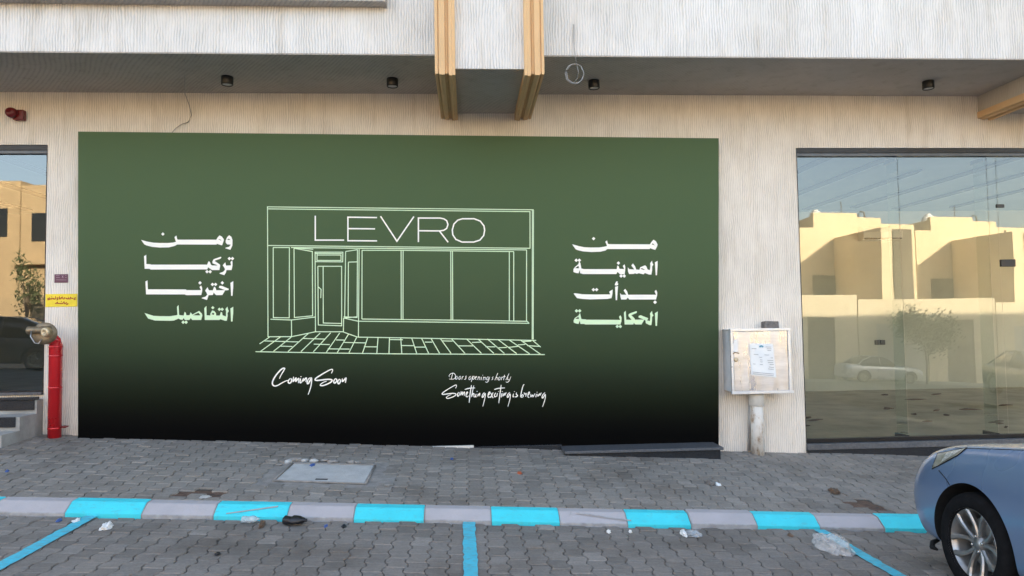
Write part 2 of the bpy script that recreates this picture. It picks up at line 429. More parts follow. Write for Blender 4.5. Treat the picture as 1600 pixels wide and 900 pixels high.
# manhole outline on the pavement
MH = [PG(459, 725), PG(584, 728), PG(569, 756), PG(430, 751)]
mcx = sum(p.x for p in MH)/4; mcy = sum(p.y for p in MH)/4
def hole_mh(x, y):
    return abs(x-mcx) < .58 and abs(y-mcy) < .50
def hole_gap(x, y):                     # a missing block by the kerb
    p = PG(312, 771); return abs(x-p.x) < .22 and abs(y-p.y) < .1
def hole_gap2(x, y):
    p = PG(1340, 786); return abs(x-p.x) < .16 and abs(y-p.y) < .14
struct('pavement', pavers(-10.5, 10.5, YK1+.005, YW+.0, gz, [hole_mh, hole_gap, hole_gap2], 3), M['paver'])
struct('parking_bay', pavers(-9, 9, -.6, YK0-.004, lambda x, y: sx(x), [], 5, .0055), M['paver_road'])
struct('sand_bed', sheet(B(), [-12, -6, 0, 6, 12], [YK1-.02, YW+.1], lambda x, y: gz(x, max(y, YK1))-.016), M['bed'])
struct('sand_bed', sheet(B(), [-12, -6, 0, 6, 12], [-.7, YK0+.02], lambda x, y: sx(x)-.016), M['bed'])

# kerb: a row of blocks, painted turquoise and white by turns
KB = [-97, 10, 98, 218, 330, 446, 551, 662, 768, 877, 984, 1085, 1189, 1290, 1392, 1495]
kb = B()
edges = [PG(x, 806+.02*x).x for x in (98, 218, 330, 446, 551, 662, 768, 877, 984, 1085, 1189, 1290, 1392)]
stp = (edges[-1]-edges[0])/12
edges = [edges[0]-stp*i for i in range(12, 0, -1)] + edges + [edges[-1]+stp*i for i in range(1, 14)]
rk = random.Random(2)
for i, (a, b) in enumerate(zip(edges, edges[1:])):
    mi = 0 if (i-12) % 2 == 0 else 1
    jx, jz = rk.gauss(0, .004), rk.gauss(0, .003)
    prof = [(YK0+jx, -.08), (YK0+jx, .021+jz), (YK0+.006+jx, .027+jz), (YK0+.095+jx, .086+jz), (YK0+.108+jx, .091+jz), (YK1-.006, .095+jz), (YK1-.003, -.08)]
    secs = []
    for x in (a+.003, a+.010, b-.010, b-.003):
        e = .004 if x in (a+.003, b-.003) else 0
        secs.append([kb.verts.new((x, y+(e if q < 5 else 0), sx(x)+z-(e if 0 < q < 6 else 0))) for q, (y, z) in enumerate(prof)])
    for s0, s1 in zip(secs, secs[1:]):
        for q in range(len(prof)):
            f = kb.faces.new((s0[q], s0[(q+1) % 7], s1[(q+1) % 7], s1[q])); f.material_index = mi
            if mi == 1 and q in (0, 1): f.material_index = 3
    for s_ in (secs[0], secs[-1]): kb.faces.new(s_).material_index = 1
    # mortar in the joint
    prism(kb, [(y+.006, sx(b)+z-.006) for y, z in prof[:-1]] + [(YK1-.012, sx(b)-.08)], 'x', b-.004, b+.004, 2)
struct('kerb', kb, [M['cyan_kerb'], M['white_kerb'], M['mortar'], M['kerb_base']])

def kerb_scuff(pa, pb, wid):
    bm = B(); prev = None
    for i in range(13):
        t = i/12; px_, f = pa[0]+(pb[0]-pa[0])*t, pa[1]+(pb[1]-pa[1])*t
        X = PG(px_, 806+.02*px_).x
        def at(f): return (X, YK0+.006+.089*f-.004, sx(X)+.027+.059*f+.0035)
        vv = [bm.verts.new(at(min(.99, f+wid/2))), bm.verts.new(at(max(.01, f-wid/2*(.4+.6*t))))]
        if prev: bm.faces.new((prev[0], prev[1], vv[1], vv[0]))
        prev = vv
    struct('kerb_scuff', bm, M['kerb_base'])
kerb_scuff((350, .12), (428, .92), .14); kerb_scuff((990, .15), (905, .85), .16); kerb_scuff((893, .5), (897, .95), .25)
def marking(name, pts0, pts1, wid):
    bm = B()
    a, b = PG(*pts0), PG(*pts1)
    n = 34
    prev = None
    rr = random.Random(int(pts0[0]))
    for i in range(n+1):
        t = i/n; c = a.lerp(b, t); d = (b-a).normalized(); nx = Vector((d.y, -d.x, 0))
        e0, e1 = rr.gauss(0, .003), rr.gauss(0, .003)
        l, r_ = c+nx*(wid/2+e0), c-nx*(wid/2+e1)
        vv = []
        for k in range(5):
            p = l.lerp(r_, k/4); und = .010*noise.noise((p.x*.8, p.y*.9, 5))
            vv.append(bm.verts.new((p.x, p.y, sx(p.x)+.0085+und)))
        if prev:
            for k in range(4): bm.faces.new((prev[k], prev[k+1], vv[k+1], vv[k]))
        prev = vv
    return struct(name, bm, M['cyan_line'])
def ext(p, q, t): return (p[0]+(q[0]-p[0])*t, p[1]+(q[1]-p[1])*t)
LB = .095
l0, l1 = (146, 806), (-25, 899); marking('parking_line', l0, ext(l0, l1, 1.6), LB)
l0, l1 = (733, 817), (736, 900); marking('parking_line', l0, ext(l0, l1, 1.9), LB)
l0, l1 = (1280, 830), (1404, 900); marking('parking_line', l0, ext(l0, l1, 1.5), LB)

# ------------------------------------------------------------------ the shop building
bld = thing('shop_building', 'two storey shop building with white combed render, dark soffit and cream mouldings', 'building', (0, YW, 0))
XL = PY(71, 450, YW).x                  # right edge of the left window
XR = PY(1251, 450, YW).x                # left edge of the right window
ZLT = PY(40, 226, YW).z                 # window heads
ZRT = PY(1400, 231, YW).z
ZS = PY(733, 147, YW).z                 # soffit
YF = 7.29
YF = CAM.y + (ZS-CAMZ)/(ray(733, 87).z/ray(733, 87).y)
XE0, XE1, ZTOP = -30, 62, 11.2
ZLF = PY(40, 617, YW).z                 # floors of the shops
ZRF = PY(1300, 692, YW).z
bm = B()
box(bm, XL, XR, YW, YW+.3, -1.2, ZS)                      # the wall behind the hoarding
box(bm, XE0, XL, YW, YW+.3, ZLT, ZS)
box(bm, XE0, XL, YW, YW+.3, -1.2, ZLF-.004)
box(bm, XR, 13.0, YW, YW+.3, ZRT, ZS)
box(bm, XR, 13.0, YW+.02, YW+.3, -1.2, ZRF-.17)
box(bm, 13.0, 14.0, YW, YW+.3, -1.2, ZS)
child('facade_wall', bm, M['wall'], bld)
bm = B(); box(bm, 17.5, XE1, YW, YW+.3, -1.2, ZS); child('side_wall', bm, M['wall'], bld)  # unseen gap before it is added to light the right shop
bm = B(); box(bm, XE0, XE1, YF, YF+.25, ZS+.012, ZTOP); box(bm, XE0, 13.9, 18, 18.3, -1, ZS); box(bm, XE0, XE1, 18, 18.3, ZS+.004, ZTOP); box(bm, XE0, XE0+.3, YF+.3, 18, -1, ZTOP); box(bm, XE1-.3, XE1, YF+.3, 18, ZS+.25, ZTOP)
child('upper_wall', bm, M['upper'], bld)
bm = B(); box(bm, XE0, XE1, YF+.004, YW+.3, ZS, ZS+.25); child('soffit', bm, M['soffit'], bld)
bm = B(); box(bm, XE0, XE1, YF+.25, 18, 9.0, 9.2); child('roof', bm, M['roof'], bld)
# upper window ledge, top left
xl = PY(602, 4, 7.1).x
bm = B(); zl = PY(300, 8.5, YF).z; box(bm, -7.6, xl, 7.12, YF+.004, zl, zl+.16, .006); child('window_ledge', bm, M['soffit'], bld)
bm = B(); box(bm, -7.3, xl-.15, YF-.012, YF+.1, zl+.17, zl+1.6); child('upper_window', bm, M['win_dark'], bld)

# projecting boxes with profiled mouldings
def bulkhead(xa, xb, yf, zb):
    f = B(); box(f, xa+.17, xb-.17, yf+.05, YF-.002, zb+.05, ZTOP-.2); box(f, xa+.17, xb-.17, YF-.002, YW-.003, zb+.05, ZS-.003)
    core = child('bulkhead', f, M['upper'], bld)
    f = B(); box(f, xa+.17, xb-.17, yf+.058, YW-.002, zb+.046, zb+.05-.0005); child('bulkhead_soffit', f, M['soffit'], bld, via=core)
    for side in (0, 1):
        pr = [(0, 0), (.004, .020), (.030, .020), (.031, .004), (.040, .004), (.041, .024), (.060, .032), (.100, .032), (.102, .014), (.112, .012), (.114, .024), (.122, .024), (.124, .010), (.136, .010), (.138, .040), (.166, .044), (.174, .038), (.200, .036), (.2, -.06), (0, -.06)]
        xs = [(xa+x if side == 0 else xb-x, d) for x, d in pr]
        f = B(); secs = []
        for kind in (0, 1, 2):
            sec = []
            for x, d in xs:
                if kind == 0: sec.append(f.verts.new((x, YW-.002, zb-d)))
                elif kind == 1: sec.append(f.verts.new((x, yf+.02-d, zb-d)))
                else: sec.append(f.verts.new((x, yf+.02-d, ZTOP-.15)))
            secs.append(sec)
        n = len(xs)
        for s0, s1 in zip(secs, secs[1:]):
            for q in range(n): f.faces.new((s0[q], s0[(q+1) % n], s1[(q+1) % n], s1[q]))
        for s_ in (secs[0], secs[-1]): f.faces.new(s_)
        child('moulding', f, M['mould'], bld, via=core)
        # plain cheek between moulding and wall
        f = B(); xo = xa+.012 if side == 0 else xb-.012; xi = xa+.165 if side == 0 else xb-.165
        box(f, min(xo, xi), max(xo, xi), yf+.1, YF-.003, zb+.058, ZTOP-.22); box(f, min(xo, xi), max(xo, xi), YF-.003, YW-.004, zb+.058, ZS-.004)
        child('cheek', f, M['beam'], bld, via=core)
zb = PY(690, 183, YW).z
yb = (zb-CAMZ)/(ray(700, 112).z/ray(700, 112).y)
xa = PY(689, 183, YW).x; xb = PY(830, 186, YW).x
bulkhead(xa, xb, yb, zb)
bulkhead(PY(1527, 186, YW).x, PY(1527, 186, YW).x+1.07, yb, PY(1527, 183, YW).z)

# ---- right shop front
YG = YW+.06
def shopfront(name, x0, x1, zt, zf, joints, door, lab):
    root = bld
    bm = B(); box(bm, x0, x1, YG-.05, YG+.06, zt-.062, zt-.002, .003); box(bm, x0-.0, x0+.016, YG-.05, YG+.04, zf+.04, zt-.064)
    fr = child('shop_window', bm, M['black_frame'], root, label=lab)
    bm = B(); box(bm, x0+.02, x1, YG-.04, YG+.05, zt-.098, zt-.064); child('head_channel', bm, M['grey_frame'], root, via=fr)
    bm = B(); box(bm, x0+.018, x1, YG-.02, YG+.05, zf, zf+.045, .003); child('sill_channel', bm, M['black_frame'], root, via=fr)
    ed = [x0+.02]+joints+[x1]
    for a, b in zip(ed, ed[1:]):
        bm = B(); v = [bm.verts.new(p) for p in ((a+.003, YG, zf+.047), (b-.003, YG, zf+.047), (b-.003, YG, zt-.1), (a+.003, YG, zt-.1))]
        bm.faces.new(v); child('pane', bm, M['glass'], root, via=fr)
    for j in joints:
        if j == door: continue
        bm = B(); v = [bm.verts.new(p) for p in ((j, YG+.012, zf+.05), (j, YG+.24, zf+.05), (j, YG+.24, zt-.1), (j, YG+.012, zt-.1))]; bm.faces.new(v); child('glass_fin', bm, M['fin_glass'], root, via=fr)
        bm = B(); box(bm, j-.018, j+.018, YG+.012, YG+.26, zf+.0, zf+.055); child('fin_shoe', bm, M['black_frame'], root, via=fr)
        bm = B(); box(bm, j-.018, j+.018, YG+.02, YG+.26, zt-.15, zt-.1); child('fin_shoe', bm, M['grey_frame'], root, via=fr)
    return fr
j1, j2, j3 = PY(1411, 470, YG).x, PY(1551, 470, YG).x, PY(1566, 470, YG).x
fr = shopfront('right', XR, 13.0, ZRT, ZRF, [j1, j2, j3, j3+1.0, j3+2.2, j3+4.2], j3, 'frameless glass shop front with black patch fittings')
p = PY(1563, 322, YG); bm = B(); box(bm, p.x-.055, p.x+.045, YG-.012, YG+.012, p.z-.022, p.z+.022, .003); child('patch_fitting', bm, M['black_plastic'], bld, via=fr)
p = PY(1575, 411, YG); bm = B(); box(bm, p.x-.10, p.x+.09, YG-.016, YG+.016, p.z-.045, p.z+.045, .004); child('lock', bm, M['black_plastic'], bld, via=fr)
bm = B()
box(bm, XR+.004, 13.0, YW-.035, YG+.3, ZRF-.075, ZRF-.004, .004)
child('window_sill', bm, M['granite_top'], bld, label='dark granite sill under the right shop window')
bm = B(); box(bm, XR+.006, 13.0, YW-.02, YW+.018, -1, ZRF-.077); child('sill_riser', bm, M['granite'], bld)
# ---- left shop front with raised floor and steps
fl = shopfront('left', -11.5, XL, ZLT, ZLF, [-8.7, -10.0], -8.7, 'tall tinted shop window above the steps')
bm = B(); box(bm, XL-.018, XL-.002, YG-.05, YG+.04, ZLF+.04, ZLT-.064); child('jamb', bm, M['black_frame'], bld, via=fl)
# steps: granite treads, bare cement ends
def stairs():
    xs = PY(63, 640, YW-.05).x
    g0 = gz(xs, 8.0)
    h = (ZLF-.02-g0)/3
    run = [(YW-.12, 0), (YW-.42, 1), (YW-.72, 2)]
    bm = B()
    pts = [(YW-.001, g0-.3), (YW-.001, ZLF-.05)]
    z = ZLF-.05
    for yy, k in run: pts += [(yy, z), (yy, z-h)]; z -= h
    pts[-1] = (run[-1][0], g0-.3)
    prism(bm, pts, 'x', -11.4, xs)
    st = child('entrance_steps', bm, M['cement'], bld, label='cement entrance steps with black granite treads')
    z = ZLF-.05
    for yy, k in run:
        bm = B(); box(bm, -11.4, xs-.0-.25*k if k else xs-.01, yy-.03, YW-.05-.3*k, z+.003, z+.032, .004); 
        child('tread', bm, M['granite'], bld, via=st)
        bm = B(); box(bm, -11.4, xs-.02-.02*k, yy-.016, yy-.002, z-h+.04, z, .002); child('riser', bm, M['granite'], bld, via=st)
        z -= h
    bm = B(); box(bm, -11.45, XL-.01, YW-.03, YG-.06, ZLF-.002, ZLF+.03, .003); child('threshold', bm, M['granite_top'], bld, via=st)
stairs()
YB = 8.36                               # face of the hoarding
# ---- threshold and step under the hoarding
a, b = PY(594, 690, YB).x, PY(740, 690, YB).x
bm = B(); box(bm, a, b, YB-.035, YW-.002, gz(b, 8.3)-.06, gz(b, 8.3)+.026, .003); child('threshold', bm, M['marble'], bld)
bm = B(); c_ = PY(880, 692, 8.2).x; box(bm, b+.004, c_, YB-.05, YW-.002, gz(c_, 8.2)-.05, gz(b, 8.3)+.012, .003); child('plinth', bm, M['granite'], bld)
ztop = PY(1000, 693.6, YB).z
p1 = PY(1131, 701, 8.0)
bm = B(); box(bm, c_+.004, PY(1127, 700, 8.0).x, 8.03, YW-.002, -.6, ztop-.032); st = child('shop_step', bm, M['granite'], bld)
bm = B(); box(bm, c_-.01, PY(1131, 700, 8.0).x, 8.0, YW-.002, ztop-.03, ztop, .004); child('tread', bm, M['granite_top'], bld, via=st)

# ---- rooms behind the glass
def room(x0, x1, y1, zf, zc, name):
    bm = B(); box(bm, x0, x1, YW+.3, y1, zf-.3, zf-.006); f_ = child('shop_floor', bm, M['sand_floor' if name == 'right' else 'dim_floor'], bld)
    bm = B(); box(bm, x0, x1, y1, y1+.2, zf-.006, zc); box(bm, x0-.2, x0, YW+.31, y1+.2, zf-.006, zc); (box(bm, x1, x1+.2, YW+.31, y1+.2, zf-.006, zc) if name == 'left' else (box(bm, x1, x1+.2, YW+.31, YW+1.6, zf-.006, zc), box(bm, x1, x1+.2, YW+1.604, y1, 3.3, zc)))  # right room's side wall left open, out of view, to let daylight in
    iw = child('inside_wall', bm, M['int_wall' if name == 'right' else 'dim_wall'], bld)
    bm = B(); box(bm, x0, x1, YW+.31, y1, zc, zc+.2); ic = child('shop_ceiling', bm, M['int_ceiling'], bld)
    return f_, iw, ic
fR, wR, cR = room(XR+.1, 13.7, 14.6, ZRF, ZRT+.15, 'right')
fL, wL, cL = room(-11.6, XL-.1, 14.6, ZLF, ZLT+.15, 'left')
for (xx, ya, yb_) in ((5.0, 9.3, 11.2), (5.9, 9.2, 13.9), (6.9, 10.4, 14.2), (7.8, 9.0, 14.0), (8.8, 9.0, 14.2), (9.9, 9.3, 14.)):
    bm = B(); zc = ZRT+.146; prism(bm, [(xx-.07, ya+.25), (xx, ya), (xx+.07, ya+.25), (xx+.07, yb_), (xx-.07, yb_)], 'z', zc-.025, zc); child('ceiling_strip', bm, M['strip'], bld, via=cR)
for (xx, ya, yb_) in ((-6.1, 9.2, 13.9), (-7.2, 9.3, 14.2), (-8.3, 9.0, 14.)):
    bm = B(); zc = ZLT+.146; prism(bm, [(xx-.08, ya+.25), (xx, ya), (xx+.08, ya+.25), (xx+.08, yb_), (xx-.08, yb_)], 'z', zc-.025, zc); child('ceiling_strip', bm, M['strip'], bld, via=cL)
p = PY(1375, 535, 14.58)
for dx in (-.06, .06):
    bm = B(); box(bm, p.x+dx-.05, p.x+dx+.05, 14.57, 14.599, p.z-.05, p.z+.05, .006); child('socket', bm, M['black_plastic'], bld, via=wR)
ac = PY(1379, 366, 14.4)
bm = B(); prism(bm, [(14.598, ac.z-.12), (14.598, ac.z+.14), (14.42, ac.z+.14), (14.37, ac.z+.05), (14.38, ac.z-.07), (14.45, ac.z-.12)], 'x', ac.x-.42, ac.x+.42)
acu = thing('wall_air_conditioner', 'white wall air conditioner on the back wall inside the right shop', 'air conditioner', (ac.x, 14.5, ac.z)); child('case', bm, M['tank'], acu)
bm = B(); box(bm, ac.x-.40, ac.x+.40, 14.375, 14.40, ac.z-.105, ac.z-.075); child('louvre', bm, M['dark'], acu)
# bits of rubble on the shop floor
rl = random.Random(9)
for k in range(26):
    x, y = rl.uniform(4.6, 9.5), rl.uniform(9.0, 13.8); l = rl.uniform(.03, .22); a = rl.uniform(-.5, .5)
    bm = B(); q = [Vector((x+l*t*math.cos(a)+rl.uniform(-.02, .02), y+l*t*math.sin(a)+rl.uniform(-.03, .03), ZRF-.006+.012)) for t in (-1, -.3, .4, 1)]
    tube(bm, q, [.006, .016, .012, .005], 6)
    tag(obj('debris_chip', bm, M['litter_brown']), 'small dark splinter lying on the dusty shop floor behind the right glass', 'debris', 'debris on the shop floor')

# ------------------------------------------------------------------ the printed hoarding
hb = thing('hoarding', 'large green hoarding fading to black with white line drawing of a shop front', 'hoarding', PY(622, 690, YB))
q = [PY(122, 205.5, YB), PY(1123, 216, YB), PY(1123, 694.5, YB), PY(122, 684.5, YB)]
def banner_mat():
    m = N('printed_banner'); m.p.inputs['Roughness'].default_value = .75; m.p.inputs['Specular IOR Level'].default_value = .08
    tc = m.n('ShaderNodeTexCoord'); sp = m.n('ShaderNodeSeparateXYZ'); m.l(tc.outputs['Object'], sp.inputs[0])
    def edge(a, b):                     # the print runs parallel to the sloping foot and head
        k = (b.z-a.z)/(b.x-a.x); return m.math('ADD', m.math('MULTIPLY', sp.outputs[0], k), a.z-hb.location.z-k*(a.x-hb.location.x))
    z0, z1 = edge(q[3], q[2]), edge(q[0], q[1])
    f = m.math('DIVIDE', m.math('SUBTRACT', sp.outputs[2], z0), m.math('SUBTRACT', z1, z0))
    def s(r, g, b): return tuple((c/255)**2.2*g_ for c, g_ in ((r, .99), (g, .935), (b, .94)))
    GAIN = 1.2
    st = [(.008, (0, 0, 0)), (.03, (4, 5, 4)), (.07, (15, 17, 13)), (.113, (24, 29, 20)), (.155, (32, 39, 28)), (.197, (40, 48, 36)), (.238, (47, 58, 43)), (.28, (54, 67, 49)), (.406, (68, 83, 61)), (.51, (75, 92, 67)), (.615, (79, 98, 71)), (.82, (83, 103, 75)), (1, (84, 104, 76))]
    c = m.ramp(f, [(p_, s(*c_)) for p_, c_ in st])
    m.col(c)
    m.bump(m.noise(m.coord((1, 1, .4)), 1.1, 2), .12, .03)
    return m.m
bm = B()
foot = [q[0], q[1], q[2]-Vector((0, 0, .004)), q[3]-Vector((0, 0, .13))]
A = [bm.verts.new(v) for v in foot]; D = [bm.verts.new((v.x, YW-.003, v.z)) for v in foot]
bm.faces.new(A)
for i in range(4): bm.faces.new((A[i], A[(i+1) % 4], D[(i+1) % 4], D[i]))
bm.faces.new(D)
child('panel', bm, banner_mat(), hb)
_k = [0]
def lay(): _k[0] = (_k[0]+1) % 12; return YB-.0022-.0003*_k[0]
def poly(bm, pts, hole=None):
    Y = lay()
    loops = [[PY(x, y, Y) for x, y in pts]]
    if hole: loops.append([PY(x, y, Y) for x, y in hole])
    flat = [v for l in loops for v in l]
    vv = [bm.verts.new(v) for v in flat]
    for t in tessellate_polygon([[Vector((v.x, v.z, 0)) for v in l] for l in loops]):
        try: bm.faces.new([vv[i] for i in t])
        except ValueError: pass
def stroke(bm, pts, wid, taper=False):
    Y = lay(); P = [Vector(p) for p in pts]; n = len(P); L = []; Rr = []
    for i in range(n):
        a = (P[i]-P[i-1]).normalized() if i else None
        b = (P[i+1]-P[i]).normalized() if i < n-1 else None
        if a is None: a = b
        if b is None: b = a
        t = a+b
        t = t.normalized() if t.length > .3 else a
        nn = Vector((-t.y, t.x)); k = 1/max(.55, abs(nn.dot(Vector((-b.y, b.x)))))
        ww = wid/2*k
        if taper: ww *= .55+.6*math.sin(math.pi*min(1, (i+.6)/n))
        L.append(P[i]+nn*ww); Rr.append(P[i]-nn*ww)
    lv = [bm.verts.new(PY(p.x, p.y, Y)) for p in L]; rv = [bm.verts.new(PY(p.x, p.y, Y)) for p in Rr]
    for i in range(n-1): bm.faces.new((lv[i], lv[i+1], rv[i+1], rv[i]))
def smooth_path(pts, it=2):
    for _ in range(it):
        o = [pts[0]]
        for a, b in zip(pts, pts[1:]): o += [(a[0]*.75+b[0]*.25, a[1]*.75+b[1]*.25), (a[0]*.25+b[0]*.75, a[1]*.25+b[1]*.75)]
        o.append(pts[-1]); pts = o
    return pts
def dia(cx, cy, r=28): return [(cx, cy-r), (cx+r, cy), (cx, cy+r), (cx-r, cy)]
WORDS = [
 (210, 355, 'w', [(dia(445, 107, 27),), ([(105,198),(200,225),(300,242),(400,247),(520,247),(600,240),(650,228),(640,200),(626,155),(657,130),(668,185),(680,195),(680,268),(665,272),(630,293),(540,315),(400,318),(280,308),(190,285),(155,268)],),
   ([(672,195),(1290,195),(1285,272),(672,270)],), ([(1280,195),(1300,160),(1330,128),(1365,145),(1395,185),(1398,205),(1370,285),(1320,270),(1285,258),(1270,268)], [(1308,188),(1340,190),(1362,214)]),
   ([(1428,245),(1425,215),(1445,160),(1480,125),(1515,150),(1533,200),(1532,260),(1530,290),(1500,353),(1420,330),(1425,320),(1480,305),(1505,272),(1450,268)], [(1448,192),(1470,180),(1500,190),(1480,199)])]),
 (210, 393, 'w', [([(150,72),(185,50),(187,195),(245,198),(265,205),(1140,205),(1140,280),(255,282),(235,270),(160,270)],),
   ([(1135,206),(1150,170),(1162,150),(1180,165),(1195,205),(1215,218),(1300,218),(1285,210),(1222,185),(1218,160),(1230,130),(1250,115),(1350,82),(1360,90),(1345,112),(1262,140),(1258,150),(1338,205),(1340,225),(1328,290),(1215,290),(1185,270),(1150,248),(1140,280)],),
   (dia(1135, 315),), (dia(1184, 315),),
   ([(1500,165),(1525,140),(1533,165),(1533,220),(1518,290),(1440,290),(1430,330),(1405,370),(1328,345),(1335,335),(1385,318),(1415,285),(1410,262),(1380,215),(1420,168),(1432,220),(1510,215)],), (dia(1484, 110),), (dia(1532, 110),)]),
 (210, 433, 'w', [([(172,68),(205,50),(210,190),(800,192),(820,203),(1040,203),(1018,155),(1042,130),(1058,165),(1060,215),(1045,280),(810,282),(785,270),(182,270)],), (dia(1025, 90),),
   ([(1318,165),(1330,135),(1370,138),(1475,182),(1470,203),(1425,208)],),
   ([(1105,210),(1142,158),(1165,205),(1225,205),(1245,148),(1268,165),(1280,205),(1420,203),(1375,280),(1280,282),(1262,270),(1240,240),(1225,280),(1160,282),(1135,358),(1050,330),(1055,322),(1110,305),(1138,275),(1125,240)],),
   (dia(1373, 90),), (dia(1220, 114),), (dia(1268, 114),), ([(1500,90),(1545,62),(1545,150),(1533,293),(1512,293)],)]),
 (210, 473, 'm', [([(158,160),(300,205),(400,210),(560,210),(640,198),(672,190),(665,65),(690,35),(700,190),(720,195),(770,200),(785,140),(805,160),(812,195),(862,195),(878,150),(892,165),(905,185),(1010,128),(1055,170),(1062,200),(1042,270),(905,270),(880,240),(860,270),(790,270),(770,240),(750,268),(715,262),(690,248),(620,278),(560,283),(320,278),(215,248)], [(912,196),(1000,156),(1025,185),(1030,198)]),
   (dia(762, 305),), (dia(808, 305),),
   ([(1092,85),(1125,50),(1128,195),(1185,200),(1188,165),(1215,120),(1250,130),(1275,165),(1278,200),(1335,200),(1350,145),(1370,150),(1378,195),(1430,215),(1432,130),(1422,100),(1455,60),(1462,100),(1475,130),(1455,165),(1458,200),(1445,280),(1420,283),(1345,258),(1325,270),(1100,270)], [(1205,180),(1225,155),(1250,170),(1240,190)]),
   (dia(1225, 78, 26),), (dia(1328, 103, 27),), (dia(1372, 103, 27),), ([(1500,90),(1545,62),(1545,150),(1533,293),(1510,293)],)]),
 (880, 363, 'w', [(dia(475, 98),), ([(138,185),(240,215),(330,233),(430,238),(560,236),(640,225),(685,213),(675,185),(657,148),(685,125),(698,180),(712,182),(712,262),(690,262),(660,285),(580,303),(440,308),(310,298),(230,280),(195,265)],), ([(705,185),(1365,187),(1355,262),(705,262)],),
   ([(1355,187),(1375,155),(1410,115),(1450,140),(1475,190),(1470,215),(1438,275),(1390,260),(1350,245)], [(1380,185),(1400,173),(1432,205)])]),
 (880, 400, 'w', [([(160,205),(185,170),(235,130),(250,85),(268,110),(285,195),(320,205),(835,205),(845,150),(865,155),(880,200),(955,205),(930,155),(960,130),(970,170),(968,230),(960,285),(885,285),(862,260),(845,250),(832,282),(310,282),(265,268),(258,220),(240,270),(200,265),(160,250)], [(185,190),(238,152),(246,192)]),
   (dia(204, 67),), (dia(252, 67),), (dia(863, 110),), (dia(905, 312),), (dia(954, 312),),
   ([(1010,175),(1030,205),(1110,210),(1065,150),(1090,115),(1125,165),(1140,210),(1190,215),(1205,175),(1280,145),(1300,165),(1320,210),(1355,220),(1362,150),(1358,115),(1387,72),(1395,110),(1410,135),(1390,165),(1390,220),(1378,290),(1340,290),(1275,265),(1255,288),(1180,268),(1150,280),(1120,270),(1105,280),(1030,282),(1012,240)], [(1205,200),(1230,190),(1275,213),(1265,218)]),
   ([(1432,100),(1475,75),(1475,150),(1465,300),(1445,300)],)]),
 (880, 436, 'w', [([(162,225),(190,222),(300,238),(500,242),(735,240),(718,200),(735,185),(772,165),(770,230),(755,298),(690,312),(420,318),(300,312),(215,298)],), (dia(472, 166),), (dia(522, 166),), ([(810,120),(858,108),(850,200),(842,330),(820,330)],),
   ([(805,95),(815,60),(835,32),(858,45),(845,60),(862,72),(855,95),(830,102)],),
   ([(890,220),(910,245),(985,245),(945,180),(968,152),(1000,195),(1015,245),(1450,245),(1428,195),(1452,168),(1470,210),(1468,255),(1450,320),(1030,320),(1010,290),(985,320),(905,320),(893,270)],), (dia(1435, 362, 30),)]),
 (880, 480, 'm', [([(162,210),(180,170),(240,130),(262,88),(285,185),(350,190),(365,195),(890,198),(872,150),(895,125),(912,160),(910,220),(895,270),(345,270),(325,262),(270,262),(258,210),(240,262),(200,255),(165,240)], [(188,180),(238,147),(246,184)]),
   (dia(208, 57),), (dia(257, 57),), (dia(845, 301),), (dia(893, 301),),
   ([(948,85),(978,55),(985,195),(1070,198),(1020,140),(1020,115),(1040,97),(1145,60),(1152,72),(1148,90),(1065,125),(1110,170),(1125,195),(1260,192),(1175,160),(1180,135),(1210,125),(1325,170),(1328,183),(1310,205),(1355,215),(1362,130),(1355,100),(1387,58),(1395,100),(1412,130),(1390,150),(1388,210),(1378,280),(1350,280),(1290,250),(1285,205),(1265,198),(1225,270),(1125,270),(1105,245),(1095,270),(960,270)],),
   ([(1432,95),(1478,65),(1475,150),(1465,292),(1443,292)],)]),
]
TXT = ['ومن', 'تركيا', 'اخترنا', 'التفاصيل', 'من', 'المدينة', 'بدأت', 'الحكاية']
for (ox, oy, c_, polys), _t in zip(WORDS, TXT):
    bm = B()
    for pl in polys:
        f_ = [[(ox+x*.1, oy+y*.1) for x, y in l] for l in pl]
        poly(bm, f_[0], f_[1] if len(f_) > 1 else None)
    child('arabic_word', bm, M['letter_white' if c_ == 'w' else 'letter_mint'], hb, label=('white' if c_ == 'w' else 'mint green')+' Arabic word')

def loop(cx, cy, rx, ry, sl_=.25):
    return [(cx+rx*math.cos(a)-sl_*ry*math.sin(a), cy+ry*math.sin(a)) for a in [i*2*math.pi/10-1.2 for i in range(12)]]
def script(name, groups):
    bm = B()
    for ox, oy, s_, wd, strokes in groups:
        for st in strokes:
            pts = smooth_path(st) if len(st) > 2 else st
            stroke(bm, [(ox+x*s_, oy+y*s_) for x, y in pts], wd, len(st) > 2)
    child(name, bm, M['letter_white'], hb)
script('handwriting', [(415, 565, .0875, 1.9, [
  [(248,305),(265,260),(300,200),(335,140),(345,120),(320,115),(280,135),(210,210),(150,295),(118,370),(125,420),(165,440),(220,425),(290,380),(360,345),(400,335)],
  [(440,300),(410,330),(400,370),(425,390),(455,370),(468,330),(450,300),(475,320)], [(500,270),(482,380),(550,270),(530,375),(600,275),(585,385)],
  [(625,300),(610,380),(640,375)], [(630,262),(634,274)], [(640,375),(680,290),(665,360),(735,270),(720,365)], [(800,285),(760,310),(738,380),(755,405),(790,350),(820,275),(822,350),(810,450),(760,590)],
  [(1175,210),(1200,160),(1190,132),(1130,155),(1000,230),(890,300),(880,330),(920,340),(1100,315),(1185,320),(1190,350),(1130,390),(1030,430),(970,430),(985,400),(1040,365),(1090,350)],
  [(1250,300),(1215,340),(1220,385),(1250,380),(1280,330),(1250,300)], [(1320,310),(1285,350),(1295,400),(1325,385),(1340,340),(1320,310)], [(1370,300),(1365,375),(1440,280),(1432,330),(1425,380)]])])
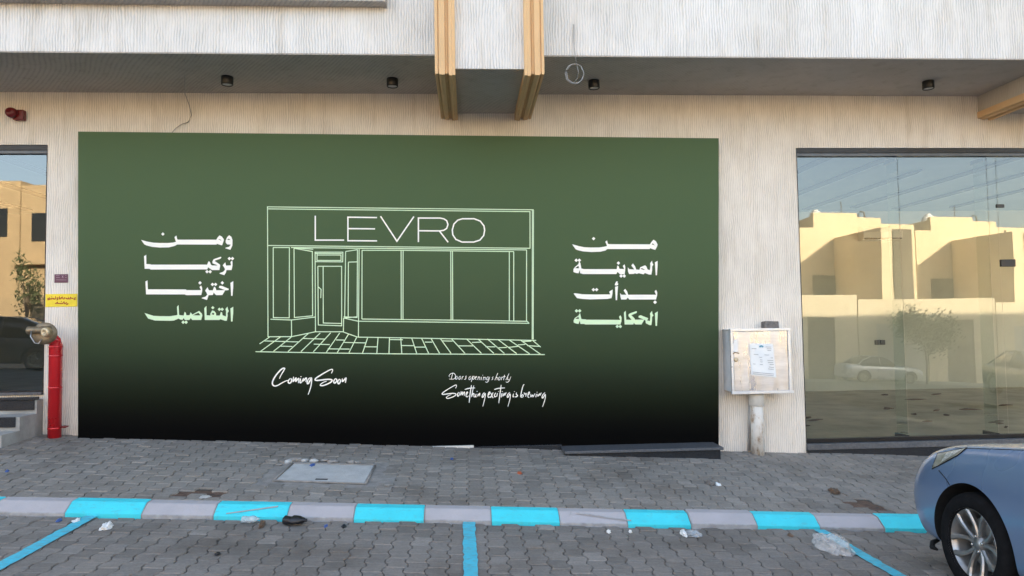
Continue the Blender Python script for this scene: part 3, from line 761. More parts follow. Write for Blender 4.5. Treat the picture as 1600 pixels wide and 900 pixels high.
script('small_lettering', [(680, 575, .0722, .85, [
  [(300,240),(410,245),(445,190),(430,130),(385,105),(330,125),(295,170),(310,195)], [(380,115),(345,240)], loop(462,210,20,36), loop(532,213,20,36), [(592,180),(575,250)], [(588,200),(615,175)], [(685,175),(655,180),(670,215),(650,250),(625,240)],
  loop(752,218,22,38), [(815,172),(780,300)], loop(830,212,20,36), [(862,220),(900,200),(890,178),(866,200),(862,240),(890,250)], [(935,182),(920,258)], [(930,210),(972,184),(960,258)], [(1005,192),(992,262)], [(1028,150),(1030,162)], [(1050,190),(1036,265)], [(1045,218),(1090,190),(1076,262)], loop(1135,225,22,36), [(1182,188),(1152,288),(1110,315),(1085,295)],
  [(1262,190),(1230,205),(1250,235),(1220,260)], [(1355,110),(1290,265)], [(1310,215),(1348,195),(1335,260)]]),
  (760, 575, .0722, .85, [loop(280,228,20,36), [(335,190),(320,262)], [(332,212),(365,190)], [(395,150),(370,262)], [(365,188),(412,186)], [(490,120),(420,262)], [(465,190),(455,255),(490,255)], [(530,185),(490,290),(445,315),(420,295)]])])
script('handwriting', [(680, 575, .0722, 1.35, [
  [(440,440),(465,390),(455,362),(400,385),(240,480),(150,545),(150,572),(200,570),(350,548),(440,550),(455,580),(400,620),(290,660),(240,655),(245,625),(300,590),(350,575)],
  loop(503,570,22,42), [(560,505),(540,610),(595,495),(582,605),(640,490),(630,605)], [(662,595),(705,540),(695,510),(670,550),(665,610),(690,630),(720,600)], [(785,370),(755,550),(735,750)], [(640,465),(740,435),(862,432)],
  [(835,380),(805,520),(780,640),(810,560),(842,545),(835,630),(868,620)], [(885,560),(870,625),(895,620)], [(905,500),(908,512)], [(928,560),(915,620),(970,530),(960,610)], [(1065,530),(1025,570),(1010,640),(1040,630),(1085,530),(1085,620),(1030,830)]]),
  (760, 575, .0722, 1.35, [[(30,600),(80,550),(75,510),(45,540),(30,620),(55,645),(90,610)], [(95,540),(145,650)], [(145,530),(90,645)], [(205,535),(172,580),(178,632),(210,610)], [(240,545),(222,620)], [(260,505),(264,514)], [(320,365),(295,550),(268,760)], [(170,465),(260,438),(402,430)], [(330,550),(318,635)], [(340,505),(344,516)], [(360,540),(350,625),(405,530),(395,605),(430,525)], [(510,525),(460,570),(445,630),(470,640),(515,540),(520,640),(465,835)],
  [(588,555),(570,625),(600,622)], [(605,505),(608,516)], [(655,530),(640,570),(682,592),(650,628),(612,622)], [(820,362),(800,360),(760,500),(735,640),(780,570),(802,592),(790,632),(745,635)], [(815,530),(830,575),(868,540),(850,622)], [(890,600),(938,550),(930,510),(900,550),(895,632),(930,640)], [(962,560),(955,640),(1002,570),(1005,640),(1052,550)], [(1082,560),(1070,632)], [(1095,518),(1099,530)], [(1112,560),(1110,625),(1162,540),(1156,605),(1190,530)], [(1270,530),(1215,580),(1200,650),(1230,650),(1275,550),(1280,650),(1215,840)]])])
def tr(ox, oy, s_):
    return lambda *p: [(ox+x*s_, oy+y*s_) for x, y in p]
E_, F_, G_, H_ = tr(410, 320, .14447), tr(620, 320, .15), tr(390, 430, .15555), tr(620, 430, .15555)
bm = B()
for st in (E_((572,118),(572,382),(884,382)), E_((1240,138),(925,134),(925,388),(1240,390)), E_((927,257),(1218,260)), E_((1278,124),(1455,394))+F_((178,122)),
           F_((225,388),(225,138),(450,138),(490,146),(520,166),(533,205),(520,245),(490,265),(450,272),(227,270)), F_((445,274),(535,390)),
           F_((680,145),(805,145),(870,170),(908,220),(915,265),(905,320),(865,368),(800,388),(680,388),(615,360),(583,312),(578,262),(595,200),(635,160),(684,145))):
    stroke(bm, st, 2.1)
child('shop_name', bm, M['letter_white'], hb, label='thin white capital lettering')
bm = B()
LW = 1.35
lines = [E_((50,22))+F_((1425,52)), E_((62,44))+F_((1392,71)), E_((55,20))+G_((185,620)), E_((62,440))+F_((1390,453)), E_((310,462))+F_((1355,470)),
 F_((1387,70),(1388,455)), F_((1412,55))+H_((1360,645)), F_((1424,55))+H_((1370,645)),
 E_((115,462),(292,462))+G_((398,428),(238,426))+E_((117,462)),
 E_((342,470),(540,505))+G_((633,408),(450,425))+E_((342,470)), E_((570,510))+G_((662,565)),
 E_((565,512),(870,512),(868,617),(575,615)), E_((598,543),(850,543),(850,602),(590,602),(592,520)), E_((570,525),(860,527)), E_((345,466),(550,480)),
 E_((600,665),(857,665))+G_((925,508),(690,500))+E_((600,665)), E_((657,668))+G_((740,480),(920,485)), G_((690,118),(718,142),(715,230)),
 E_((900,505),(1030,485)), E_((900,505))+G_((955,420)), E_((930,620),(1025,617)), E_((930,620))+G_((990,415)), E_((1028,485))+G_((1080,425)), E_((1046,478))+G_((1093,620)),
 G_((945,418),(1082,425)), G_((945,430),(1080,418)),
 E_((1078,492),(1500,492))+F_((1218,487)), E_((1078,490))+G_((1128,440)), E_((1500,490))+G_((1523,445)), E_((1522,490))+H_((62,440)), F_((562,478))+H_((545,450)), F_((580,478))+H_((562,450)),
 F_((1172,485))+H_((1130,460)), F_((1218,487))+H_((1175,460)), F_((1352,470))+H_((1303,462)),
 G_((1128,440))+H_((45,445),(700,453),(1310,463),(1330,485)), G_((1090,462))+H_((0,466),(1330,483)),
 G_((210,442),(420,450),(660,420)), G_((420,450),(422,617)), G_((660,568),(945,568)), G_((945,430),(942,572)), G_((945,430),(1090,462)), G_((945,572),(1085,622)),
 G_((185,618),(425,617),(660,568)), G_((1085,622))+H_((0,628),(1400,655)), G_((60,768),(820,782))+H_((0,790),(1487,797)), G_((200,622),(100,690))]
for a, b in ((590,385),): pass
for s0 in (((310,620),(110,765)), ((420,620),(240,765)), ((590,585),(385,768)), ((710,580),(515,768)), ((815,578),(640,770)), ((905,580),(770,775)), ((995,590),(880,778)), ((1075,625),(998,778)), ((1185,630),(1135,780)), ((1290,630),(1278,785)), ((1405,630),(1400,785)),
   ((145,660),(490,670)), ((310,712),(430,716)), ((540,635),(760,642)), ((645,692),(805,697)), ((785,740),(1005,742)), ((870,650),(950,652)), ((950,675),(1165,680)), ((1150,718),(1280,720)), ((1405,646),(1540,648))): lines.append(G_(*s0))
for s0 in (((40,628),(50,785)), ((150,632),(200,785)), ((250,635),(320,785)), ((345,638),(430,785)), ((440,640),(545,785)), ((550,640),(685,785)), ((700,640),(850,785)), ((815,640),(975,785)), ((910,640),(1080,785)), ((1015,645),(1205,788)), ((1125,648),(1335,790)), ((1240,650),(1445,795)), ((1370,660),(1445,722)),
   ((45,706),(170,708)), ((180,722),(285,722)), ((280,672),(355,672)), ((455,660),(560,662)), ((620,710),(765,710)), ((755,675),(845,672)), ((890,718),(990,720)), ((1010,730),(1105,725)), ((1120,725),(1215,715)), ((1215,700),(1290,695)), ((1310,708),(1440,715)), ((1270,665),(1350,662))): lines.append(H_(*s0))
for st in lines: stroke(bm, st, LW)
child('line_drawing', bm, M['letter_mint'], hb, label='mint green line drawing of a shop front')

# ------------------------------------------------------------------ fittings on the facade
def downlight(px, py, lab):
    d = ray(px, py-4); t = (ZS-.001-CAMZ)/d.z; p = CAM+d*t
    o = thing('downlight', lab, 'downlight', (p.x, p.y, ZS), 'black downlights under the soffit')
    bm = B(); lathe(bm, [(.0, 0), (.062, 0), (.064, -.004), (.064, -.088), (.061, -.092), (.054, -.092), (.052, -.080), (.0, -.080)], T(p.x, p.y, ZS-.001), 28, cap=False)
    child('housing', bm, M['black_plastic'], o)
    bm = B(); lathe(bm, [(.0, 0), (.05, 0), (.05, -.006), (.03, -.004), (.0, -.009)], T(p.x, p.y, ZS-.079), 24, cap=False); child('lens', bm, M['lens'], o)
downlight(355, 124, 'black round downlight on the soffit nearest the left alarm, above the left Arabic text')
downlight(613, 127, 'black round downlight on the soffit just left of the central moulded box')
downlight(928, 130, 'black round downlight on the soffit beside the hanging coil of wire')
downlight(1450, 131, 'black round downlight on the soffit above the right glass shop front')

# red sounder
p = PY(30, 181, YW)
al = thing('fire_alarm_sounder', 'small red fire alarm sounder on the wall above the left window', 'alarm', (p.x, YW, p.z))
bm = B(); box(bm, p.x-.035, p.x+.085, YW-.07, YW-.001, p.z-.065, p.z+.055, .012); child('base', bm, M['red_dark'], al)
bm = B(); lathe(bm, [(0, .075), (.03, .072), (.052, .06), (.06, .03), (.06, 0)], T(p.x-.03, YW-.068, p.z+.01) @ rot(R(90), 'X'), 24); child('beacon', bm, M['red_dark'], al, True)

# wires
d0 = PY(288, 86, YF+.05); top = Vector((d0.x, YF+.25, ZS)); 
bm = B(); pts = [PY(288, 84, 7.42), PY(288.5, 105, 7.7), PY(289, 146, 8.4), PY(296, 165, 8.47), PY(299, 180, 8.48), PY(294, 191, 8.48), PY(284, 194, 8.48), PY(275, 200, 8.48), PY(268, 208, 8.46)]
pts[0].z = ZS; tube(bm, pts, .0048, 6); tag(obj('cable', bm, M['wire']), 'thin pale cable hanging from the soffit down to the hoarding top', 'cable')
bm = B(); pts = [PY(896.5, 38, YF-.004), PY(896, 55, YF-.02), PY(897.5, 80, YF-.03), PY(901, 101, YF-.03)]
tube(bm, pts, .004, 6)
for (cx, cy, rx, ry, a0) in ((897.5, 115.5, 14.3, 15.5, .2), (898.5, 115, 13.2, 15.0, 1.1)):
    ring = [PY(cx+rx*math.cos(a0+i*2*math.pi/28)+.5*math.sin(i*1.7), cy+ry*math.sin(a0+i*2*math.pi/28), YF-.03-.01*math.sin(i*.5)) for i in range(28)]
    tube(bm, ring, .0045, 6, closed=True)
tube(bm, [PY(901, 101, YF-.03), PY(904, 112, YF-.035), PY(902, 122, YF-.035), PY(896, 130, YF-.03)], .0035, 6)
tag(obj('wire_coil', bm, M['wire']), 'loose coil of grey wire hanging from the upper wall below the edge', 'wire')

# fire brigade inlet
px0 = PY(84, 600, 8.33).x; yp = 8.36; zg = gz(px0, yp)
zt = PY(84, 521, yp).z-.03
fi = thing('dry_riser_inlet', 'red fire inlet pipe with brass coupling standing against the white pillar', 'fire inlet', (px0, yp, zg))
bm = B(); r = .068
arc = [Vector((px0, yp, zg-.02)), Vector((px0, yp, zt-.10))] + [Vector((px0-.06+.06*math.cos(a), yp-.05*math.sin(a), zt-.10+.10*math.sin(a))) for a in (R(25), R(50), R(75))]
arc[-1] += Vector((-.03, -.01, 0)); tube(bm, arc, r, 24); child('pipe', bm, M['red'], fi)
for hz in (zg+.1, zg+.55, zt-.22, zt-.12):
    bm = B(); lathe(bm, [(.067, -.010), (.0705, -.008), (.0705, .008), (.067, .010)], T(px0, yp, hz), 24); child('clamp' if hz < zg+.2 else 'joint_ring', bm, M['red'], fi)
pc = PY(70, 521, yp-.12)
Mx = T(*pc) @ rot(R(18), 'Z') @ rot(R(90), 'X')       # axis leans towards the street
bm = B(); lathe(bm, [(.0, -.03), (.10, -.03), (.118, -.02), (.122, .0), (.118, .018), (.06, .022), (.0, .022)], Mx, 36, cap=False); fl_ = child('flange', bm, M['brass'], fi)
pn = PY(66, 516, yp-.18)
bm = B(); Ma = T(*pn) @ rot(R(-90), 'Y') @ rot(R(0), 'Z'); lathe(bm, [(.045, -.08), (.045, .02), (.034, .03), (.034, .06), (.042, .065), (.042, .15), (.036, .155), (0, .155)], Ma, 24); child('inlet', bm, M['brass'], fi)
bm = B(); lathe(bm, [(.052, -.01), (.052, .04), (.046, .05), (.016, .05), (.014, .036), (0, .036)], T(*PY(75, 519, yp-.22)) @ rot(R(-20), 'Z') @ rot(R(90), 'X'), 28); child('cap', bm, M['brass_pale'], fi)
bm = B(); tube(bm, [PY(49, 517, yp-.22), PY(48, 526, yp-.25), PY(54, 536, yp-.25), PY(60, 537, yp-.22), PY(65, 530, yp-.2)], .006, 6); child('chain', bm, M['galv'], fi)
bm = B(); pa = px0+.09; tube(bm, [(px0+.07, yp-.02, zg+.11), (px0+.12, yp-.02, zg+.115), (px0+.16, yp-.01, zg+.12)], [.008, .016, .004], 8); child('bracket', bm, M['red_dark'], fi)

def plate(px0, py0, px1, py1, th, name, lab, cat, mat):
    a, b = PY(px0, py0, YW-th), PY(px1, py1, YW-th)
    bm = B(); box(bm, a.x, b.x, YW-th, YW-.001, b.z, a.z, .002)
    o = thing(name, lab, cat, ((a.x+b.x)/2, YW-th, b.z)); child('plate', bm, mat, o); return o, a, b
def marks(o, mat, strokes, Y, wd, name='lettering'):
    bm = B(); global YB
    keep = YB; YB = Y
    for s_ in strokes: stroke(bm, s_, wd)
    YB = keep
    child(name, bm, mat, o)
o, a, b = plate(71, 459.5, 120.5, 479, .006, 'warning_sign', 'yellow sign with two lines of red Arabic lettering above the red pipe', 'sign', M['yellow'])
Q = tr(30, 410, .1)
marks(o, M['red_ink'], [Q((878,545),(868,560),(872,580),(848,582)), Q((848,560),(820,562),(800,545),(795,572),(770,568),(768,548),(760,572),(735,568),(730,550)), Q((712,545),(700,572),(680,570)), Q((680,535),(668,550),(676,566)), Q((660,545),(650,570),(625,570),(628,530)), Q((608,550),(590,560),(600,580),(585,590)),
   Q((570,545),(560,572),(535,572),(530,552)), Q((520,555),(505,572),(480,570)), Q((478,550),(462,560),(472,578),(450,585),(445,560)), Q((765,640),(750,655),(735,660)), Q((745,625),(728,640),(705,640),(700,615),(680,640),(620,642),(600,640),(596,622),(575,642),(560,640)), Q((500,538),(510,540)), Q((560,535),(572,537)), Q((655,612),(665,612))], YW-.006, 1.5)
o, a, b = plate(85, 428.5, 105.8, 441.5, .008, 'address_plate', 'small purple plate with pale lines above the yellow sign', 'plate', M['purple'])
marks(o, M['purple_ink'], [Q((575,205),(630,207)), Q((575,235),(635,237)), Q((665,200),(690,245)), Q((690,205),(668,240)), Q((718,205),(738,205)), Q((718,238),(742,238)), Q((575,272),(740,275))], YW-.008, .55)

# meter cabinet on its pipe
YMB = 8.21
a = PY(1142, 517, YMB); b = PY(1236, 611, YMB)
mb = thing('meter_cabinet', 'steel meter cabinet with a paper notice, on a pipe beside the hoarding', 'cabinet', ((a.x+b.x)/2, 8.35, b.z))
bm = B(); box(bm, a.x, b.x, YMB+.012, YW-.002, b.z, a.z, .004); child('body', bm, M['cab'], mb)
bm = B(); fw = .028
box(bm, a.x-.012, b.x+.014, YMB-.012, YMB+.03, a.z-.006, a.z+.024, .003); box(bm, a.x-.012, b.x+.03, YMB-.012, YMB+.03, b.z-.024, b.z+.006, .003)
box(bm, a.x-.010, a.x+.020, YMB-.010, YMB+.028, b.z+.008, a.z-.008, .003); box(bm, b.x-.020, b.x+.010, YMB-.010, YMB+.028, b.z+.008, a.z-.008, .003)
box(bm, a.x-.008, b.x+.010, YMB+.032, YW-.004, a.z+.002, a.z+.016, .002)
child('edge_frame', bm, M['alu'], mb)
bm = B(); box(bm, a.x+.026, b.x-.026, YMB-.002, YMB+.010, b.z+.012, a.z-.012, .002); dr = child('door', bm, M['steel'], mb)
lk = PY(1150, 562, YMB-.004)
bm = B(); lathe(bm, [(0, .012), (.022, .012), (.026, .008), (.026, 0)], T(lk.x, YMB-.002, lk.z) @ rot(R(90), 'X'), 20); child('lock', bm, M['brass_pale'], mb, via=dr)
bm = B(); tube(bm, [PY(1145, 553, YMB-.008), PY(1149, 550.5, YMB-.01), PY(1155, 552, YMB-.008)], .006, 6); child('hasp', bm, M['brass'], mb, via=dr)
bm = B(); sc_ = [PY(x, y, YMB-.003) for x, y in ((1147, 531), (1152, 530), (1153, 548), (1151, 551), (1146, 549), (1145, 541))]
prism(bm, [(v.x, v.z) for v in sc_], 'y', YMB-.0035, YMB-.0022); child('torn_sticker', bm, M['litter_white'], mb, via=dr)
def paperpt(u, v): 
    c4 = [(1171, 536.5), (1207.5, 537), (1213, 590), (1174, 586)]
    x = (c4[0][0]*(1-u)+c4[1][0]*u)*(1-v)+(c4[3][0]*(1-u)+c4[2][0]*u)*v
    y = (c4[0][1]*(1-u)+c4[1][1]*u)*(1-v)+(c4[3][1]*(1-u)+c4[2][1]*u)*v
    return x, y
bm = B(); g = [[bm.verts.new(PY(*paperpt(i/6, j/8), YMB-.005-.004*abs(math.sin(i*1.1+j*.7))-(.012 if i == 6 and j > 6 else 0))) for i in range(7)] for j in range(9)]
for r0, r1 in zip(g, g[1:]):
    for i in range(6): bm.faces.new((r0[i], r0[i+1], r1[i+1], r1[i]))
nt_ = tag(obj('paper_notice', bm, M['paper'], None, True), 'white printed paper notice stuck on the steel meter cabinet door', 'notice')
bm = B(); keep = YB; YB = YMB-.011
rp = random.Random(4)
for v, u0, u1 in ((.16, .08, .28), (.10, .68, .92), (.15, .72, .92), (.20, .74, .90), (.34, .15, .35), (.34, .60, .80), (.42, .38, .5), (.42, .85, .95), (.50, .4, .5), (.50, .70, .95), (.56, .4, .5), (.56, .72, .94), (.64, .1, .2), (.64, .38, .5), (.62, .78, .95), (.70, .74, .95), (.76, .7, .93), (.90, .05, .95), (.95, .05, .9)):
    bm = B(); stroke(bm, [paperpt(u0, v), paperpt((u0+u1)/2, v+.004), paperpt(u1, v)], .8); obj('print_line', bm, M['ink'], nt_)
bm = B(); stroke(bm, [paperpt(.42, .10), paperpt(.5, .07), paperpt(.58, .10)], 2.6); obj('emblem', bm, M['ink_blue'], nt_); YB = keep
p = PY(1204, 511, 8.33); zt_ = a.z+.018
bm = B(); box(bm, p.x-.085, p.x+.085, 8.28, 8.40, zt_, zt_+.085, .012)
rb = random.Random(3)
for v in bm.verts: v.co += Vector((rb.gauss(0, .004), rb.gauss(0, .004), abs(rb.gauss(0, .003))))
tag(obj('concrete_block', bm, M['stone'], None, True), 'grey broken concrete block lying on top of the meter cabinet', 'block')
p = PY(1183, 660, 8.36); zg = gz(p.x, 8.36)
bm = B(); lathe(bm, [(.074, 0), (.074, b.z-.028-zg+.03)], T(p.x, 8.36, zg-.03), 28)
stp_ = child('stand_pipe', bm, M['pipe'], mb)
bm = B(); zc_ = PY(1183, 634, 8.36).z; lathe(bm, [(.076, zc_), (.086, zc_+.006), (.088, b.z-.06), (.084, b.z-.05), (.084, b.z-.03)], T(p.x, 8.36, 0), 28); child('coupling', bm, M['marble'], mb, via=stp_)
bm = B(); tube(bm, [PY(1172, 615, 8.46), PY(1171, 660, 8.47), PY(1170, 704, 8.47)], .018, 10); child('conduit', bm, M['wire'], mb)

# ------------------------------------------------------------------ cars
def car_body():
    st = [  # y, half width, top, bottom
     (2.135, .42, .565, .30), (2.12, .60, .66, .24), (2.07, .705, .745, .205), (1.99, .775, .80, .19), (1.86, .822, .855, .185), (1.6, .842, .903, .18),
     (1.25, .850, .948, .18), (.98, .852, .978, .18), (.6, .852, .985, .18), (0, .852, .975, .18), (-.6, .852, .97, .18), (-1.2, .852, .965, .18), (-1.55, .846, .985, .19), (-1.9, .825, .985, .21), (-2.08, .77, .96, .24), (-2.16, .66, .90, .28), (-2.185, .48, .80, .34)]
    fr = [(0, 1.022), (.45, 1.018), (.76, 1.0), (.89, .955), (.955, .86), (.99, .70), (1.0, .52), (.995, .34), (.975, .14), (.92, .02), (.6, 0), (0, 0)]
    bm = B(); secs = []
    for y, w_, zt, zb in st:
        half = [(w_*fx, zb+(zt-zb)*fz) for fx, fz in fr]
        ring = [(x, z) for x, z in half] + [(-x, z) for x, z in half[1:-1][::-1]]
        k_ = max(0, min(1, (y-1.75)/.3))
        secs.append([bm.verts.new((x, y-.13*k_*min(1.3, ((z-.50)/.30)**2), z)) for x, z in ring])
    n = len(secs[0])
    for a_, b_ in zip(secs, secs[1:]):
        for i in range(n): bm.faces.new((a_[i], a_[(i+1) % n], b_[(i+1) % n], b_[i]))
    bm.faces.new(secs[0]); bm.faces.new(secs[-1][::-1])
    bmesh.ops.recalc_face_normals(bm, faces=bm.faces)
    me = bpy.data.meshes.new('body'); bm.to_mesh(me); bm.free()
    for p_ in me.polygons: p_.use_smooth = True
    o = bpy.data.objects.new('body', me); C.objects.link(o)
    md = o.modifiers.new('s', 'SUBSURF'); md.levels = 3; md.render_levels = 3
    cut = B()
    for ya in (1.30, -1.28):
        for s_ in (-1, 1):
            lathe(cut, [(.372, 0), (.372, .5)], T(s_*.72-.25, ya, .318) @ rot(R(90), 'Y'), 64)
    bmesh.ops.recalc_face_normals(cut, faces=cut.faces)
    cm = bpy.data.meshes.new('cut'); cut.to_mesh(cm); cut.free(); co = bpy.data.objects.new('cut', cm); C.objects.link(co)
    me.materials.append(M['blue_paint']); me.materials.append(M['dark']); cm.materials.append(M['dark']); 
    bo = o.modifiers.new('b', 'BOOLEAN'); bo.object = co; bo.operation = 'DIFFERENCE'; bo.solver = 'EXACT'
    try: bo.material_mode = 'TRANSFER'
    except Exception: pass
    dg = bpy.context.evaluated_depsgraph_get(); res = bpy.data.meshes.new_from_object(o.evaluated_get(dg))
    bpy.data.objects.remove(co); bpy.data.objects.remove(o); res.name = 'body'
    res.set_sharp_from_angle(angle=R(38))
    return res
def make_car():
    root = thing('parked_car', 'light blue saloon car parked nose in at the kerb, alloy wheel nearest', 'car', (0, 0, 0), 'parked cars')
    body = bpy.data.objects.new('body', car_body()); C.objects.link(body); body.parent = root
    # greenhouse
    bm = B(); secs = []
    for y, w_, z in ((.66, .70, .90), (.30, .66, 1.22), (-.02, .60, 1.41), (-.35, .595, 1.46), (-.85, .59, 1.43), (-1.3, .61, 1.24), (-1.72, .64, .96)):
        lw = .80
        if z < 1.0: ring = [(-w_, z), (-w_*.5, z+.03), (w_*.5, z+.03), (w_, z), (w_, .88), (-w_, .88)]
        else: ring = [(-w_, z-.05), (-w_*.6, z), (w_*.6, z), (w_, z-.05), (lw, .90), (-lw, .90)]
        secs.append([bm.verts.new((x, y, zz)) for x, zz in ring])
    for a_, b_ in zip(secs, secs[1:]):
        for i in range(6):
            f = bm.faces.new((a_[i], a_[(i+1) % 6], b_[(i+1) % 6], b_[i])); f.smooth = True
            if i in (0, 1, 2) and False or (i in (0, 1, 2) and -.8 < a_[0].co.y < .1): f.material_index = 1
    bm.faces.new(secs[0]); bm.faces.new(secs[-1][::-1])
    obj('cabin', bm, [M['car_glass'], M['blue_paint']], root)
    for s_ in (-1, 1):
        bm = B()
        for pts in ([(.80, .66, .93), (.70, .29, 1.21), (.63, -.03, 1.40)], [(.815, -.40, .93), (.62, -.40, 1.42)], [(.80, -1.6, .95), (.66, -1.26, 1.22), (.62, -.85, 1.41)], [(.63, -.03, 1.405), (.622, -.35, 1.435), (.618, -.85, 1.41)]):
            tube(bm, [(s_*x, y, z) for x, y, z in pts], .03, 8)
        obj('roof_pillars', bm, M['blue_paint'], root)
    R_ = .318
    for ya in (1.30, -1.28):
        for s_ in (-1, 1):
            Mw = T(s_*.735, ya, R_) @ rot(R(90)*s_, 'Y')
            bm = B(); lathe(bm, [(.205, -.09), (.235, -.10), (.285, -.098), (.308, -.085), (.3165, -.06), (.318, 0), (.3165, .06), (.308, .085), (.285, .099), (.235, .101), (.220, .093), (.214, .078)], Mw, 56, cap=False)
            for k in range(3): lathe(bm, [(.319, -.05+k*.05-.004), (.3195, -.05+k*.05), (.319, -.05+k*.05+.004)], Mw, 56, cap=False)
            ty = obj('wheel', bm, M['tyre'], root)
            bm = B(); lathe(bm, [(.219, .094), (.224, .089), (.221, .080), (.209, .072), (.196, .040), (.192, -.08)], Mw, 56, cap=False)
            lathe(bm, [(0, .062), (.026, .062), (.030, .056), (.052, .046), (.056, .020), (.05, -.02)], Mw, 32, cap=False)
            for k in range(5):
                for dq in (-1, 1):
                    a0 = k*2*math.pi/5+dq*.17; a1 = k*2*math.pi/5+dq*.40
                    secs = []
                    for t in (0, .2, .45, .7, .9, 1.0):
                        rr = .040+(.213-.040)*t; aa = a0+(a1-a0)*(t**1.6); hw = .016-.006*math.sin(math.pi*t)+.006*t; ht = .050+.030*t**1.3
                        ca, sa = math.cos(aa), math.sin(aa)
                        secs.append([bm.verts.new(Mw @ Vector((rr*ca-sa*v_, rr*sa+ca*v_, h_))) for v_, h_ in ((-hw, ht-.010), (-hw*.5, ht), (hw*.5, ht), (hw, ht-.010), (hw*.8, ht-.035), (-hw*.8, ht-.035))])
                    for u_, v_ in zip(secs, secs[1:]):
                        for i in range(6): bm.faces.new((u_[i], u_[(i+1) % 6], v_[(i+1) % 6], v_[i])).smooth = False
            obj('rim', bm, M['alloy'], ty)
            bm = B(); lathe(bm, [(0, -.03), (.165, -.03), (.165, -.02), (0, -.02)], Mw, 32, cap=False); obj('brake_disc', bm, M['wire'], ty)
            for k in range(4):
                bm = B(); lathe(bm, [(.0105, .03), (.0105, .060), (.007, .064), (0, .064)], Mw @ rot(k*math.pi/2+.3, 'Z') @ T(.034+.012, 0, 0), 10)
                obj('wheel_bolt', bm, M['chrome'], ty)
    return root, body
car, body = make_car()
XF = 3.20
for _ in range(40):
    hub = PX(1511, 850, XF); XF += .5*(hub.z-(sx(XF)+.318))
print('XF', XF)
# seat the car so that the near front hub falls where it stands in the photo
car_x = XF+.84; car_y = hub.y-1.30; 
car.rotation_euler = (0, math.atan(-SLOPE), 0); car.location = (car_x, car_y, sx(car_x))
bpy.context.view_layer.update()
MW = car.matrix_world.copy(); MI = MW.inverted()
bvh = BVHTree.FromPolygons([v.co[:] for v in body.data.vertices], [p_.vertices[:] for p_ in body.data.polygons])
def cast(px, py, off=.003):
    o_ = MI @ CAM; d_ = (MI.to_3x3() @ ray(px, py)).normalized()
    h = bvh.ray_cast(o_, d_)
    if h[0] is None: return None
    nrm = h[1] if h[1].dot(d_) < 0 else -h[1]
    return h[0]+nrm*off
def patch(px4, nu, nv, off, name, mat, parent):
    bm = B(); g = []
    for j in range(nv+1):
        row = []
        for i in range(nu+1):
            u, v = i/nu, j/nv
            (x0, y0), (x1, y1), (x2, y2), (x3, y3) = px4
            x = (x0*(1-u)+x1*u)*(1-v)+(x3*(1-u)+x2*u)*v; y = (y0*(1-u)+y1*u)*(1-v)+(y3*(1-u)+y2*u)*v
            c_ = cast(x, y, off); row.append(bm.verts.new(c_) if c_ is not None else None)
        g.append(row)
    for a_, b_ in zip(g, g[1:]):
        for i in range(nu):
            q_ = [a_[i], a_[i+1], b_[i+1], b_[i]]
            if all(q_): bm.faces.new(q_)
    return obj(name, bm, mat, parent, True)
def seam(pts, name, r=.0032, mat=None, off=.0005):
    P = []
    for (x0, y0), (x1, y1) in zip(pts, pts[1:]):
        for t in range(8): P.append((x0+(x1-x0)*t/8, y0+(y1-y0)*t/8))
    P.append(pts[-1]); C3 = [cast(x, y, off) for x, y in P]; C3 = [c_ for c_ in C3 if c_ is not None]
    if len(C3) < 3: return
    bm = B(); tube(bm, C3, r, 6); obj(name, bm, mat or M['dark'], car)
# everything the photo shows on the near front corner is laid on the body itself
hl = patch([(1466, 709), (1511, 700.5), (1497, 712), (1457, 733)], 10, 8, .006, 'headlight', M['headlamp'], car)
patch([(1480, 709.5), (1504, 703.5), (1493, 711), (1471, 724)], 8, 6, .009, 'reflector', M['reflector'], hl)
seam([(1466, 709), (1511, 700.5), (1497, 712), (1457, 733), (1466, 709)], 'headlight_gap', .0035, None, .004)
bm = B(); tube(bm, [(-.70, 1.80, .20), (-.76, 1.78, .185), (-.79, 1.74, .165), (-.78, 1.70, .16)], [.012, .018, .018, .008], 6); obj('torn_undershield', bm, M['dark'], car)
seam([(1493, 700), (1540, 701.5), (1600, 703.5)], 'hood_seam')
seam([(1467, 735), (1478, 748), (1484, 758)], 'bumper_seam')

